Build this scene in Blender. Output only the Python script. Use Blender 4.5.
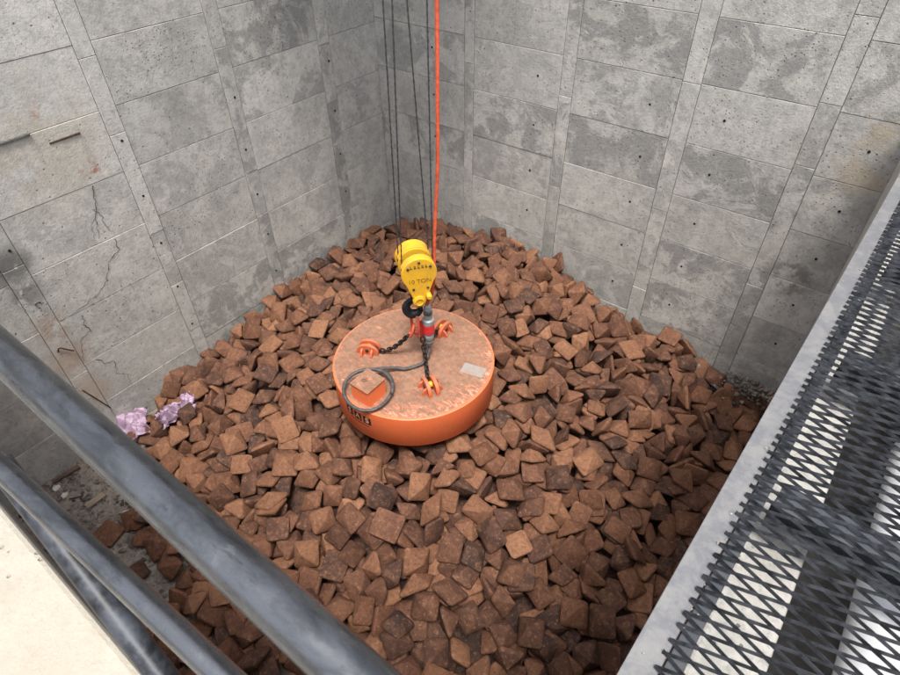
import bpy, bmesh, math, random
from mathutils import Vector, Matrix, Quaternion, noise

sc = bpy.context.scene
for o in list(bpy.data.objects): bpy.data.objects.remove(o)
C = sc.collection
PI = math.pi
V = Vector

# ------------------------------------------------------------------ camera
H = 4.8
cam_d = bpy.data.cameras.new('camera'); cam = bpy.data.objects.new('camera', cam_d); C.objects.link(cam); sc.camera = cam
def cam_axes(pitch, roll, yaw):
    cp, sp = math.cos(pitch), math.sin(pitch)
    r, f, u = V((1,0,0)), V((0,cp,-sp)), V((0,sp,cp))
    c, s = math.cos(roll), math.sin(roll)
    r, u = c*r + s*u, c*u - s*r
    Z = Matrix.Rotation(yaw, 3, 'Z')
    return Z@r, Z@u, Z@f
cr, cu, cf = cam_axes(.73202, -.014923, .66221)
m = Matrix((cr, cu, -cf)).transposed().to_4x4(); m.translation = (0,0,H); cam.matrix_world = m
cam_d.sensor_width = 36; cam_d.lens = 591.57/900*36
cam_d.clip_start = .05; cam_d.clip_end = 400
cam_d.dof.use_dof = True; cam_d.dof.focus_distance = 5.2; cam_d.dof.aperture_fstop = 9

# ------------------------------------------------------------------ light
w = bpy.data.worlds.new('World'); sc.world = w; w.use_nodes = True
SUN_EL, SUN_AZ = math.radians(70), math.radians(-48)     # azimuth of the sun, counter-clockwise from +X
nt = w.node_tree; bg = nt.nodes['Background']
sky = nt.nodes.new('ShaderNodeTexSky'); sky.sky_type = 'NISHITA'; sky.sun_disc = False
sky.sun_elevation = SUN_EL; sky.sun_rotation = PI/2 - SUN_AZ
sky.air_density = 1.0; sky.dust_density = 4.0; sky.ozone_density = 1.0
hs = nt.nodes.new('ShaderNodeHueSaturation'); hs.inputs['Saturation'].default_value = .45      # thin overcast: paler than a clear sky
nt.links.new(sky.outputs[0], hs.inputs['Color']); nt.links.new(hs.outputs[0], bg.inputs[0]); bg.inputs[1].default_value = .13
sl = bpy.data.lights.new('sun', 'SUN'); sl.energy = 1.5; sl.angle = math.radians(13); sl.color = (1, .95, .88)
so = bpy.data.objects.new('sun', sl); C.objects.link(so)
sd = V((math.cos(SUN_EL)*math.cos(SUN_AZ), math.cos(SUN_EL)*math.sin(SUN_AZ), math.sin(SUN_EL)))
so.rotation_euler = sd.to_track_quat('Z', 'Y').to_euler(); so.location = sd*40
sc.view_settings.view_transform = 'Standard'; sc.view_settings.look = 'None'
sc.render.filter_size = 1.15
sc.view_settings.exposure = 1.4; sc.view_settings.gamma = 1

# ------------------------------------------------------------------ helpers
def thing(name, label, cat, loc=(0,0,0), rotz=0, group=None):
    o = bpy.data.objects.new(name, None); C.objects.link(o); o.empty_display_size = .1
    o.location = loc; o.rotation_euler = (0,0,rotz); o['label'] = label; o['category'] = cat
    if group: o['group'] = group
    return o
def tag(o, label, cat, group=None, kind=None):
    if label: o['label'] = label
    if cat: o['category'] = cat
    if group: o['group'] = group
    if kind: o['kind'] = kind
    return o
def obj(name, bm, mats, parent=None, smooth=None, bevel=0, label=None):
    me = bpy.data.meshes.new(name)
    bmesh.ops.recalc_face_normals(bm, faces=bm.faces)
    bm.to_mesh(me); bm.free()
    for q in (mats if isinstance(mats, (list, tuple)) else [mats]): me.materials.append(q)
    o = bpy.data.objects.new(name, me); C.objects.link(o)
    if parent: o.parent = parent
    if smooth is not None:
        me.polygons.foreach_set('use_smooth', [True]*len(me.polygons))
        try: me.set_sharp_from_angle(angle=math.radians(smooth))
        except Exception: pass
    if bevel:
        b = o.modifiers.new('bevel', 'BEVEL'); b.width = bevel; b.segments = 2; b.limit_method = 'ANGLE'; b.angle_limit = math.radians(40)
    if label: o['label'] = label
    return o
def NB(): return bmesh.new()
def box(bm, x0, x1, y0, y1, z0, z1, M=None, mi=0):
    vs = [V((x,y,z)) for x in (x0,x1) for y in (y0,y1) for z in (z0,z1)]
    if M: vs = [M@v for v in vs]
    vs = [bm.verts.new(v) for v in vs]
    for f in ((0,1,3,2),(4,6,7,5),(0,4,5,1),(2,3,7,6),(0,2,6,4),(1,5,7,3)):
        bm.faces.new([vs[i] for i in f]).material_index = mi
def frame_at(d):
    d = d.normalized(); a = V((0,0,1)) if abs(d.z) < .9 else V((1,0,0))
    x = a.cross(d).normalized(); return x, d.cross(x)
def tube(bm, pts, rad, n=10, closed=False, caps=True):
    pts = [V(p) for p in pts]; N = len(pts)
    rr = rad if isinstance(rad, (list, tuple)) else [rad]*N
    rings = []; px = None
    for i in range(N):
        if closed: d = pts[(i+1) % N] - pts[i-1]
        else: d = pts[min(i+1, N-1)] - pts[max(i-1, 0)]
        d = d.normalized()
        if px is None: x, y = frame_at(d)
        else:
            x = (px - d*px.dot(d)).normalized(); y = d.cross(x)
        px = x
        rings.append([bm.verts.new(pts[i] + (x*math.cos(2*PI*k/n) + y*math.sin(2*PI*k/n))*rr[i]) for k in range(n)])
    for i in range(N if closed else N-1):
        a, b = rings[i], rings[(i+1) % N]
        if closed and i == N-1:      # untwist the seam
            s = min(range(n), key=lambda q: (a[0].co - b[q].co).length); b = b[s:] + b[:s]
        for k in range(n): bm.faces.new((a[k], a[(k+1) % n], b[(k+1) % n], b[k]))
    if caps and not closed:
        bm.faces.new(rings[0][::-1]); bm.faces.new(rings[-1])
def lathe(bm, prof, n=32, M=None, cap=True):
    rings = []
    for r, z in prof:
        ring = []
        for k in range(n):
            v = V((r*math.cos(2*PI*k/n), r*math.sin(2*PI*k/n), z))
            ring.append(bm.verts.new(M@v if M else v))
        rings.append(ring)
    for a, b in zip(rings, rings[1:]):
        for k in range(n): bm.faces.new((a[k], a[(k+1) % n], b[(k+1) % n], b[k]))
    if cap: bm.faces.new(rings[0][::-1]); bm.faces.new(rings[-1])
def prism(bm, poly, t, M=None):
    # poly in local XZ, thickness t along Y (centred)
    A = [bm.verts.new((M@V((x,-t/2,z))) if M else V((x,-t/2,z))) for x, z in poly]
    B = [bm.verts.new((M@V((x,t/2,z))) if M else V((x,t/2,z))) for x, z in poly]
    bm.faces.new(A); bm.faces.new(B[::-1]); n = len(poly)
    for i in range(n): bm.faces.new((A[i], B[i], B[(i+1) % n], A[(i+1) % n]))
def spline(pts, n=8, closed=False):
    P = [V(p) for p in pts]; out = []; N = len(P)
    for i in range(N if closed else N-1):
        if closed: a, b, c, d = P[i-1], P[i], P[(i+1) % N], P[(i+2) % N]
        else: a, b, c, d = P[max(i-1,0)], P[i], P[i+1], P[min(i+2,N-1)]
        for k in range(n):
            t = k/n
            out.append(.5*((2*b) + (c-a)*t + (2*a-5*b+4*c-d)*t*t + (3*b-a-3*c+d)*t**3))
    if not closed: out.append(P[-1])
    return out
def text_mesh(name, body, size, mat, parent, M, extrude=.001, scale_x=1, smear=False):
    cu_ = bpy.data.curves.new(name, 'FONT'); cu_.body = body; cu_.size = size; cu_.align_x = 'CENTER'; cu_.align_y = 'CENTER'; cu_.extrude = extrude
    t = bpy.data.objects.new(name, cu_); C.objects.link(t)
    me = bpy.data.meshes.new_from_object(t.evaluated_get(bpy.context.evaluated_depsgraph_get()))
    bpy.data.objects.remove(t)
    me.transform(M @ Matrix.Diagonal((scale_x,1,1,1))); me.materials.clear(); me.materials.append(mat)
    o = bpy.data.objects.new(name, me); C.objects.link(o); o.parent = parent
    return o

# ------------------------------------------------------------------ materials
class NT:
    def __init__(s, name):
        s.m = bpy.data.materials.new(name); s.m.use_nodes = True; s.t = s.m.node_tree; s.b = s.t.nodes['Principled BSDF']
    def n(s, typ, **kw):
        x = s.t.nodes.new('ShaderNode'+typ)
        for k, v in kw.items(): setattr(x, k, v)
        return x
    def put(s, sock, v):
        if isinstance(v, bpy.types.NodeSocket): s.t.links.new(v, sock)
        elif isinstance(v, (tuple, list)) and sock.type == 'RGBA' and len(v) == 3: sock.default_value = (*v, 1)
        else: sock.default_value = v
    def noise(s, vec, scale, detail=6, rough=.6, dist=0, dim='3D'):
        x = s.n('TexNoise', noise_dimensions=dim); s.put(x.inputs['Vector'], vec); s.put(x.inputs['Scale'], scale)
        x.inputs['Detail'].default_value = detail; x.inputs['Roughness'].default_value = rough; x.inputs['Distortion'].default_value = dist
        return x.outputs[0]
    def vor(s, vec, scale, feat='F1', out=0):
        x = s.n('TexVoronoi', feature=feat); s.put(x.inputs['Vector'], vec); s.put(x.inputs['Scale'], scale); return x.outputs[out]
    def math(s, op, a, b=0, c=None, clamp=False):
        x = s.n('Math', operation=op, use_clamp=clamp); s.put(x.inputs[0], a); s.put(x.inputs[1], b)
        if c is not None: s.put(x.inputs[2], c)
        return x.outputs[0]
    def vmath(s, op, a, b):
        x = s.n('VectorMath', operation=op); s.put(x.inputs[0], a); s.put(x.inputs[1], b)
        return x.outputs['Value'] if op in ('DISTANCE','LENGTH','DOT_PRODUCT') else x.outputs[0]
    def step(s, v, lo, hi, a=0, b=1):
        x = s.n('MapRange', interpolation_type='SMOOTHSTEP'); s.put(x.inputs[0], v)
        for i, q in enumerate((lo, hi, a, b)): s.put(x.inputs[i+1], q)
        return x.outputs[0]
    def mix(s, f, a, b, mode='MIX'):
        x = s.n('Mix', data_type='RGBA', blend_type=mode); s.put(x.inputs[0], f); s.put(x.inputs[6], a); s.put(x.inputs[7], b); return x.outputs[2]
    def pos(s): return s.n('NewGeometry').outputs['Position']
    def oc(s): return s.n('TexCoord').outputs['Object']
    def attr(s, name, typ='GEOMETRY'): return s.n('Attribute', attribute_name=name, attribute_type=typ)
    def scalev(s, v, xyz):
        return s.vmath('MULTIPLY', v, xyz)
    def bump(s, h, strength=.3, dist=.01, prev=None):
        x = s.n('Bump'); s.put(x.inputs['Height'], h); x.inputs['Strength'].default_value = strength; x.inputs['Distance'].default_value = dist
        if prev: s.put(x.inputs['Normal'], prev)
        return x.outputs[0]
    def out(s, col=None, rough=None, metal=None, normal=None, spec=None):
        for k, v in (('Base Color', col), ('Roughness', rough), ('Metallic', metal), ('Normal', normal), ('Specular IOR Level', spec)):
            if v is not None: s.put(s.b.inputs[k], v)
        return s.m

def mat_concrete(name, stains=()):
    # vertex colour 'tint': R lightness, G pattern offset, B amount of dark skim patches
    k = NT(name); P = k.pos(); at = k.attr('tint')
    sep = k.n('SeparateColor'); k.put(sep.inputs[0], at.outputs['Color'])
    R, G, B = sep.outputs
    off = k.math('MULTIPLY', G, 37.0)
    cmb = k.n('CombineXYZ'); [k.put(cmb.inputs[i], off) for i in range(3)]
    Q = k.vmath('ADD', P, cmb.outputs[0])
    n1 = k.noise(Q, 1.6, 7, .62); n2 = k.noise(Q, 9, 9, .72); n3 = k.noise(Q, 60, 4, .7)
    n4 = k.noise(Q, 2.6, 8, .66, .6); n5 = k.noise(Q, 3.4, 9, .7, .9)
    base = k.mix(R, (.25,.243,.222), (.51,.498,.46))
    base = k.mix(k.step(n1, .3, .7), base, k.mix(.55, base, (.58,.565,.52)))
    base = k.mix(k.math('MULTIPLY', k.step(n2, .38, .64), .55), base, k.mix(.5, base, (.14,.14,.133)))
    skim = k.math('MULTIPLY', k.step(k.math('ADD', n4, k.math('MULTIPLY', n2, .22)), .56, .66), B)
    base = k.mix(k.math('MULTIPLY', skim, .62), base, (.17,.172,.165))
    eff = k.step(k.math('ADD', n5, k.math('MULTIPLY', n2, .25)), .66, .76)
    base = k.mix(k.math('MULTIPLY', eff, .6), base, (.46,.455,.435))
    # vertical run streaks
    st = k.noise(k.scalev(Q, (9,9,.7)), 1.2, 5, .6)
    base = k.mix(k.math('MULTIPLY', k.step(st, .55, .75), .25), base, (.14,.137,.127))
    # bug holes: two sizes of pore
    def pores(sc_, r, dens):
        d = k.vor(Q, sc_); c = k.n('SeparateColor'); x = k.n('TexVoronoi'); k.put(x.inputs['Vector'], Q); k.put(x.inputs['Scale'], sc_)
        k.put(c.inputs[0], x.outputs['Color'])
        return k.math('MULTIPLY', k.step(x.outputs['Distance'], r, r*.6), k.math('GREATER_THAN', c.outputs[0], dens))
    clus = k.step(k.noise(Q, 2.1, 3), .42, .6)
    po = k.math('MAXIMUM', k.math('MULTIPLY', pores(34, .22, .5), clus), pores(13, .11, .6))
    base = k.mix(k.math('MULTIPLY', po, .8), base, (.08,.08,.075))
    base = k.mix(k.math('MULTIPLY', k.step(n3, .5, .7), .32), base, (.45,.44,.425))
    n6 = k.noise(Q, 28, 6, .8)
    base = k.mix(k.math('MULTIPLY', k.step(n6, .49, .66), .36), base, (.11,.11,.105))
    for (cx, cy, cz, rad, col, amt, lo) in stains:
        d = k.vmath('DISTANCE', P, (cx,cy,cz))
        f = k.math('MULTIPLY', k.step(d, rad, rad*.25), k.step(k.noise(P, 1.7/rad, 6, .7), lo, lo+.12))
        base = k.mix(k.math('MULTIPLY', f, amt), base, col)
    h = k.math('ADD', k.math('MULTIPLY', n2, .7), k.math('MULTIPLY', n3, .35))
    h = k.math('SUBTRACT', h, k.math('MULTIPLY', po, .9))
    h = k.math('SUBTRACT', h, k.math('MULTIPLY', skim, .15))
    return k.out(base, .9, 0, k.bump(h, .7, .014), .25)

def mat_rust():
    k = NT('rusty_iron'); P = k.oc(); g = k.attr('tint'); t = k.attr('tone', 'OBJECT')
    tone = k.math('ADD', g.outputs['Fac'], t.outputs['Fac'], clamp=True)
    oi = k.n('ObjectInfo'); rnd = k.math('MULTIPLY', oi.outputs['Random'], 23.0)
    cmb = k.n('CombineXYZ'); [k.put(cmb.inputs[i], rnd) for i in range(3)]
    Q = k.vmath('ADD', P, cmb.outputs[0])
    n1 = k.noise(Q, 9, 7, .7); n2 = k.noise(Q, 34, 7, .75); n3 = k.noise(Q, 120, 4, .7)
    x = k.n('ValToRGB'); k.put(x.inputs[0], tone); e = x.color_ramp.elements
    e[0].color = (.033,.019,.016,1); e[1].color = (.235,.112,.06,1)
    for p, c in ((.3,(.08,.036,.023)), (.65,(.133,.058,.032))):
        q = e.new(p); q.color = (*c, 1)
    base = x.outputs[0]
    base = k.mix(k.math('MULTIPLY', k.step(n1, .42, .62), .55), base, k.mix(.65, base, (.22,.105,.058)))
    base = k.mix(k.math('MULTIPLY', k.step(n2, .49, .62), .75), base, k.mix(.6, base, (.06,.032,.024)))
    base = k.mix(k.math('MULTIPLY', k.step(n2, .46, .34), .6), base, (.31,.165,.095))
    pit = k.step(k.vor(Q, 38), .26, .1)
    base = k.mix(k.math('MULTIPLY', pit, .55), base, (.05,.028,.022))
    h = k.math('ADD', k.math('MULTIPLY', n2, .6), k.math('MULTIPLY', n3, .4)); h = k.math('SUBTRACT', h, k.math('MULTIPLY', pit, .35))
    b1 = k.bump(n1, .35, .02)
    return k.out(base, k.step(n2, .3, .7, .72, .92), 0, k.bump(h, .8, .008, b1), .3)

def mat_paint(name, col, dust=(.3,.2,.15), amt=.3, rough=.5, chip=None, scale=6, lo=.5, dirt_up=0.0, metal=0, spec=.4, bump=.1):
    k = NT(name); P = k.oc()
    n1 = k.noise(P, scale, 8, .7, .3); n2 = k.noise(P, scale*7, 6, .7)
    base = k.mix(k.math('MULTIPLY', k.step(n1, lo-.08, lo+.14), amt), col, dust)
    base = k.mix(k.math('MULTIPLY', k.step(n2, .45, .7), amt*.6), base, dust)
    if dirt_up:
        nz = k.n('SeparateXYZ'); k.put(nz.inputs[0], k.n('NewGeometry').outputs['Normal'])
        base = k.mix(k.math('MULTIPLY', k.step(nz.outputs[2], .5, .95), k.math('MULTIPLY', k.step(n1, .25, .6), dirt_up)), base, dust)
    if chip:
        base = k.mix(k.step(k.math('ADD', k.noise(P, scale*2.3, 9, .8), k.math('MULTIPLY', n2, .1)), .70, .72), base, chip)
    return k.out(base, k.step(n2, .3, .7, rough-.08, rough+.15), metal, k.bump(n2, bump, .004), spec)

def mat_magnet_top():
    k = NT('dusty_orange_paint'); P = k.oc()
    r = k.vmath('LENGTH', k.scalev(P, (1,1,0)), (0,0,0))
    n1 = k.noise(P, 5, 9, .72, .5); n2 = k.noise(P, 28, 8, .75); n3 = k.noise(P, 150, 3, .6); n4 = k.noise(k.scalev(P, (1,2.2,1)), 11, 8, .75, 1.2)
    dust = k.mix(k.step(n2, .35, .65), (.19,.105,.07), (.29,.165,.11))
    dust = k.mix(k.math('MULTIPLY', k.step(n1, .45, .65), .5), dust, (.165,.085,.052))
    rim = k.step(r, .40, .72)
    side = k.step(k.vmath('DOT_PRODUCT', P, (.75,-.35,0)), -.25, .5)
    wear = k.math('ADD', k.math('MULTIPLY', k.math('MULTIPLY', rim, side), .11), n4)
    f = k.step(wear, .565, .63)
    base = k.mix(k.math('MULTIPLY', f, .75), dust, (.50,.165,.085))
    base = k.mix(k.math('MULTIPLY', k.step(wear, .635, .67), .85), base, (.58,.32,.235))
    edge = k.step(r, .672, .69)
    base = k.mix(k.math('MULTIPLY', edge, k.step(n2, .3, .5)), base, (.55,.19,.10))
    base = k.mix(k.math('MULTIPLY', k.step(n3, .55, .7), .35), base, (.2,.12,.09))
    return k.out(base, .85, 0, k.bump(k.math('ADD', n2, k.math('MULTIPLY', n3, .5)), .3, .004), .25)

def mat_plain(name, col, rough=.6, metal=0, var=.25, scale=20, bump=.15, spec=.4):
    k = NT(name); P = k.oc(); n = k.noise(P, scale, 7, .7)
    d = tuple(c*(1-var*1.6) for c in col); l = tuple(min(1, c*(1+var)) for c in col)
    return k.out(k.mix(k.step(n, .3, .7), d, l), k.step(n, .3, .7, max(.05, rough-.1), rough+.1), metal, k.bump(n, bump, .004), spec)

def mat_pipe():
    k = NT('scuffed_steel'); P = k.pos()
    n1 = k.noise(k.scalev(P, (.6,2,2)), 9, 8, .7, .4); n2 = k.noise(k.scalev(P, (.35,2,2)), 40, 7, .75); n3 = k.noise(P, 22, 6, .7, 1)
    base = k.mix(k.step(n1, .38, .6), (.085,.088,.094), (.155,.16,.17))
    base = k.mix(k.math('MULTIPLY', k.step(n3, .64, .69), .25), base, (.36,.35,.34))
    base = k.mix(k.math('MULTIPLY', k.step(n2, .56, .66), .6), base, (.05,.053,.06))
    return k.out(base, k.step(n3, .3, .7, .2, .34), .85, k.bump(n2, .12, .003), .5)

def mat_ground():
    k = NT('pit_floor_dirt'); P = k.pos()
    n1 = k.noise(P, 2.3, 8, .7); n2 = k.noise(P, 26, 8, .75); n3 = k.noise(P, 90, 4, .7)
    base = k.mix(k.step(n1, .35, .65), (.165,.13,.108), (.29,.25,.215))
    base = k.mix(k.math('MULTIPLY', k.step(n2, .48, .66), .6), base, (.40,.365,.325))
    base = k.mix(k.math('MULTIPLY', k.step(n3, .52, .7), .5), base, (.06,.05,.045))
    return k.out(base, .95, 0, k.bump(k.math('ADD', n2, n3), .7, .012), .2)

def mat_wood(name, a, b):
    k = NT(name); P = k.oc(); n = k.noise(k.scalev(P, (2,30,30)), 3, 7, .7, .4)
    return k.out(k.mix(k.step(n, .35, .65), a, b), .85, 0, k.bump(n, .4, .004), .2)

M_WALL_L = mat_concrete('concrete_formwork', ((-5.13,1.62,2.93,.42,(.30,.13,.06),.75,.56), (-5.13,1.8,2.62,.12,(.30,.10,.045),.9,.48), (-5.13,1.5,2.9,.75,(.36,.325,.25),.45,.42), (-5.13,.94,2.12,.24,(.10,.10,.098),.8,.33), (-5.13,.93,1.85,.2,(.12,.118,.11),.7,.4), (-5.13,.95,1.45,.22,(.33,.25,.19),.7,.4), (-5.13,.95,1.1,.26,(.36,.27,.2),.7,.35), (-5.13,.95,.65,.3,(.38,.30,.23),.7,.35)))
M_WALL_R = mat_concrete('concrete_formwork_grey', ((.12,5.28,2.75,.8,(.36,.29,.19),.5,.45), (-.22,5.28,1.6,.30,(.135,.133,.118),.8,.46), (-.22,5.28,2.3,.42,(.14,.14,.13),.45,.48)))
M_PALE = mat_concrete('pale_concrete', ())
M_RUST = mat_rust()
M_OR = mat_paint('orange_paint', (.92,.195,.065), (.60,.19,.085), .2, .48, scale=5, dirt_up=.9)
M_LUG = mat_paint('dusty_orange_steel', (.60,.115,.04), (.36,.155,.09), .55, .55, scale=14, dirt_up=.9)
M_ORTOP = mat_magnet_top()
M_YEL = mat_paint('yellow_paint', (.72,.39,.02), (.36,.22,.06), .3, .42, chip=(.2,.13,.07), scale=9, dirt_up=.15)
M_PIPE = mat_pipe()
M_STEEL = mat_plain('dark_steel', (.055,.06,.07), .5, .5, .5, 18)
M_HOOK = mat_plain('forged_steel', (.035,.037,.042), .45, .6, .4, 14)
M_CHAIN = mat_plain('chain_steel', (.045,.034,.03), .5, .7, .5, 60)
M_ROPE = mat_plain('wire_rope_steel', (.075,.08,.085), .55, .6, .4, 200, .5)
M_CABO = mat_plain('orange_cable_rubber', (.62,.10,.042), .6, 0, .25, 30)
M_CABB = mat_plain('black_cable_rubber', (.075,.072,.072), .55, 0, .35, 25)
M_PLUG = mat_plain('grey_plug_casing', (.30,.33,.34), .45, .2, .2, 30)
M_PLUGD = mat_plain('dark_plug_ring', (.09,.095,.10), .5, .1, .3, 30)
M_RED = mat_plain('red_plastic', (.58,.03,.035), .4, 0, .12, 30)
M_REDST = mat_paint('red_orange_steel', (.62,.10,.05), (.3,.12,.08), .4, .5, scale=14)
M_BLACK = mat_plain('black_lettering', (.03,.016,.012), .6, 0, .3, 60)
M_FADED = mat_paint('faded_lettering', (.10,.055,.02), (.45,.25,.03), .5, .6, scale=40)
M_WHITE = mat_plain('letter_white', (.72,.36,.25), .6, 0, .2, 60)
M_PLATE = mat_paint('worn_plate', (.30,.31,.305), (.36,.22,.155), .9, .5, chip=(.5,.47,.44), scale=26, metal=.2)
M_GALV = mat_paint('light_grey_paint', (.12,.123,.132), (.21,.205,.195), .6, .5, chip=(.08,.075,.07), scale=11, metal=.1)
M_MESH = mat_plain('grating_steel', (.045,.048,.055), .6, .35, .5, 24)
M_BEAM = mat_paint('beam_blue_grey', (.04,.046,.056), (.09,.09,.09), .4, .7, scale=8)
M_LILAC = mat_plain('lilac_plastic', (.40,.29,.39), .55, 0, .2, 9, .2, .5)
M_GROUND = mat_ground()
M_STONE = mat_plain('gravel_stone', (.25,.23,.21), .9, 0, .4, 12)
M_STONEB = mat_plain('brown_gravel', (.20,.165,.14), .95, 0, .5, 5)
M_STONEW = mat_plain('pale_stone', (.56,.54,.50), .9, 0, .2, 30)
M_WOODD = mat_wood('dark_timber', (.07,.05,.04), (.16,.115,.09))
M_WOODL = mat_wood('weathered_timber', (.22,.165,.12), (.36,.29,.22))
M_WIRE = mat_plain('rusty_wire', (.07,.04,.03), .8, .3, .4, 60)
M_CRACK = mat_plain('crack_shadow', (.10,.098,.09), .95, 0, .3, 40)
M_HOLE = mat_plain('tie_hole_shade', (.012,.012,.012), .95, 0, .2, 40)  # near-black discs painted for the shade inside the tie holes
M_DECK = mat_concrete('beige_deck_concrete', ((-.8,-.2,3.3,1.6,(.36,.32,.25),.7,.2),))
M_TRENCH = mat_plain('shade_dark_floor', (.045,.044,.042), .8, 0, .4, 5)  # floor colour darkened to stand in for shade under the grating
M_PVC = mat_plain('white_pipe_plastic', (.72,.73,.74), .28, 0, .04, 6, .05, .5)

# ------------------------------------------------------------------ ground
bm = NB(); n = 40
gx = [-60,-20,-8] + [-6+i*.25 for i in range(29)] + [3,8,20,60]
gy = [-60,-20,-5] + [-1+i*.25 for i in range(29)] + [8,20,60]
grid = [[bm.verts.new((x, y, .02*noise.noise(V((x*1.7,y*1.7,0))) if -6 < x < 1 and -1 < y < 6 else 0)) for y in gy] for x in gx]
for i in range(len(gx)-1):
    for j in range(len(gy)-1): bm.faces.new((grid[i][j], grid[i+1][j], grid[i+1][j+1], grid[i][j+1]))
tag(obj('ground', bm, M_GROUND, smooth=60), None, None, kind='structure')

# ------------------------------------------------------------------ concrete walls
def wall_mesh(u_cells, z_joint, top, to_world, seed, dark):
    """u_cells: (u0,u1,is_strip); cells stand 12 mm proud of a backing with 7 mm open joints between them"""
    rng = random.Random(seed); bm = NB(); lay = bm.verts.layers.float_color.new('tint'); g = .0022
    def quadbox(u0, u1, z0, z1, d, tint):
        c = .003
        back = [(u0,z0,-.016),(u1,z0,-.016),(u1,z1,-.016),(u0,z1,-.016)]
        mid = [(u0,z0,d-.003),(u1,z0,d-.003),(u1,z1,d-.003),(u0,z1,d-.003)]
        fr = [(u0+c,z0+c,d),(u1-c,z0+c,d),(u1-c,z1-c,d),(u0+c,z1-c,d)]
        R = []
        for ring in (back, mid, fr):
            r = []
            for u, z, q in ring:
                v = bm.verts.new(to_world(u, q, z)); v[lay] = tint; r.append(v)
            R.append(r)
        for a, b in zip(R, R[1:]):
            for i in range(4): bm.faces.new((a[i], a[(i+1)%4], b[(i+1)%4], b[i]))
        bm.faces.new(R[2])
    for (u0, u1, strip) in u_cells:
        if strip:
            zs = [-.3]
            while zs[-1] < top: zs.append(min(top, zs[-1] + rng.choice((.5,.95,1.2,.6))))
        else:
            zs = [-.3] + [z for z in z_joint if -.3 < z < top] + [top]
        for z0, z1 in zip(zs, zs[1:]):
            lt = rng.gauss(.55 if not strip else .58, .13)
            t = (max(.05, min(.95, lt + dark(u0, z0)[0])), rng.random(), max(0, min(1, rng.random()*1.1 - .15 + dark(u0, z0)[1])), 1)
            quadbox(u0+g, u1-g, z0+g*.8, z1-g*.8, rng.uniform(-.004,.002) + (.003 if strip else 0), t)
    us = [c[0] for c in u_cells] + [u_cells[-1][1]]
    t = (.12, .5, .2, 1)
    P = [(us[0],-.014),(us[-1],-.014),(us[-1],-.35),(us[0],-.35)]
    lo = [bm.verts.new(to_world(u, q, -.3)) for u, q in P]; hi = [bm.verts.new(to_world(u, q, top)) for u, q in P]
    for v in lo + hi: v[lay] = t
    for i in range(4): bm.faces.new((lo[i], lo[(i+1)%4], hi[(i+1)%4], hi[i]))
    bm.faces.new(hi); bm.faces.new(lo[::-1])
    return bm
def cells(strips, u0, u1):
    out = []; a = u0
    for s0, s1 in sorted(strips):
        out.append((a, s0, False)); out.append((s0, s1, True)); a = s1
    out.append((a, u1, False)); return out
WALL_TOP = 6.5
XL, YR = -5.13, 5.28
zl = [-.05,.46,.97,1.48,1.985,2.49,3.01,3.5,4.0,4.5,5,5.5,6]
zr = [.06,.56,1.07,1.56,2.05,2.55,3.06,3.56,4.06,4.56,5.06,5.56]
toL = lambda u, d, z: V((XL + d, u, z))
toR = lambda u, d, z: V((u, YR - d, z))
wl = obj('concrete_wall', wall_mesh(cells([(-1.4,-1.25),(-.3,-.14),(.86,1.03),(2.05,2.19),(3.2,3.35),(4.42,4.58)], -2.4, YR+.345), zl, WALL_TOP, toL, 3, lambda u, z: ((.28, -.3) if u < 2.1 and u > .8 else ((-.05, .35) if u < .8 else (-.02, .38)))), M_WALL_L)
tag(wl, 'tall grey formwork concrete wall on the left with cracks and rust stains', 'wall')
wr = obj('concrete_wall', wall_mesh(cells([(-3.87,-3.75),(-2.73,-2.59),(-1.59,-1.43),(-.54,-.38),(.62,.78)], XL, 2.4), zr, WALL_TOP, toR, 8, lambda u, z: ((.02, .25) if u > -2 else (-.04, .2))), M_WALL_R)
tag(wr, 'tall grey formwork concrete wall behind the heap on the right with rows of tie holes', 'wall')
hole_me = None
def tie_hole(parent, p, axis):
    global hole_me
    if hole_me is None:
        b = NB(); lathe(b, [(.0115,-.01),(.0115,.0015),(.0095,.002)], 12)
        o = obj('tie_hole', b, M_HOLE); hole_me = o.data
    else:
        o = bpy.data.objects.new('tie_hole', hole_me); C.objects.link(o)
    o.parent = parent; o.location = p
    o.rotation_euler = (0, PI/2, 0) if axis == 'x' else (PI/2, 0, 0)
rng = random.Random(2)
for y, z0 in ((.95,.72),(2.1,.72),(3.26,.74),(4.5,.74)):
    for k in range(5):
        if y == .95 and k in (0,1,2): continue
        tie_hole(wl, (XL+.003+.0005*k, y + rng.uniform(-.015,.015) + k*.008, z0 + k*.505 + rng.uniform(-.015,.015)), 'x')
for x, z0 in ((-4.3,.9),(-2.98,.86),(-1.815,.85),(-1.165,.85),(-.095,.86)):
    for k in range(5):
        tie_hole(wr, (x + rng.uniform(-.012,.012), YR-.0005, z0 + k*.49 + rng.uniform(-.015,.015)), 'y')
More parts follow.
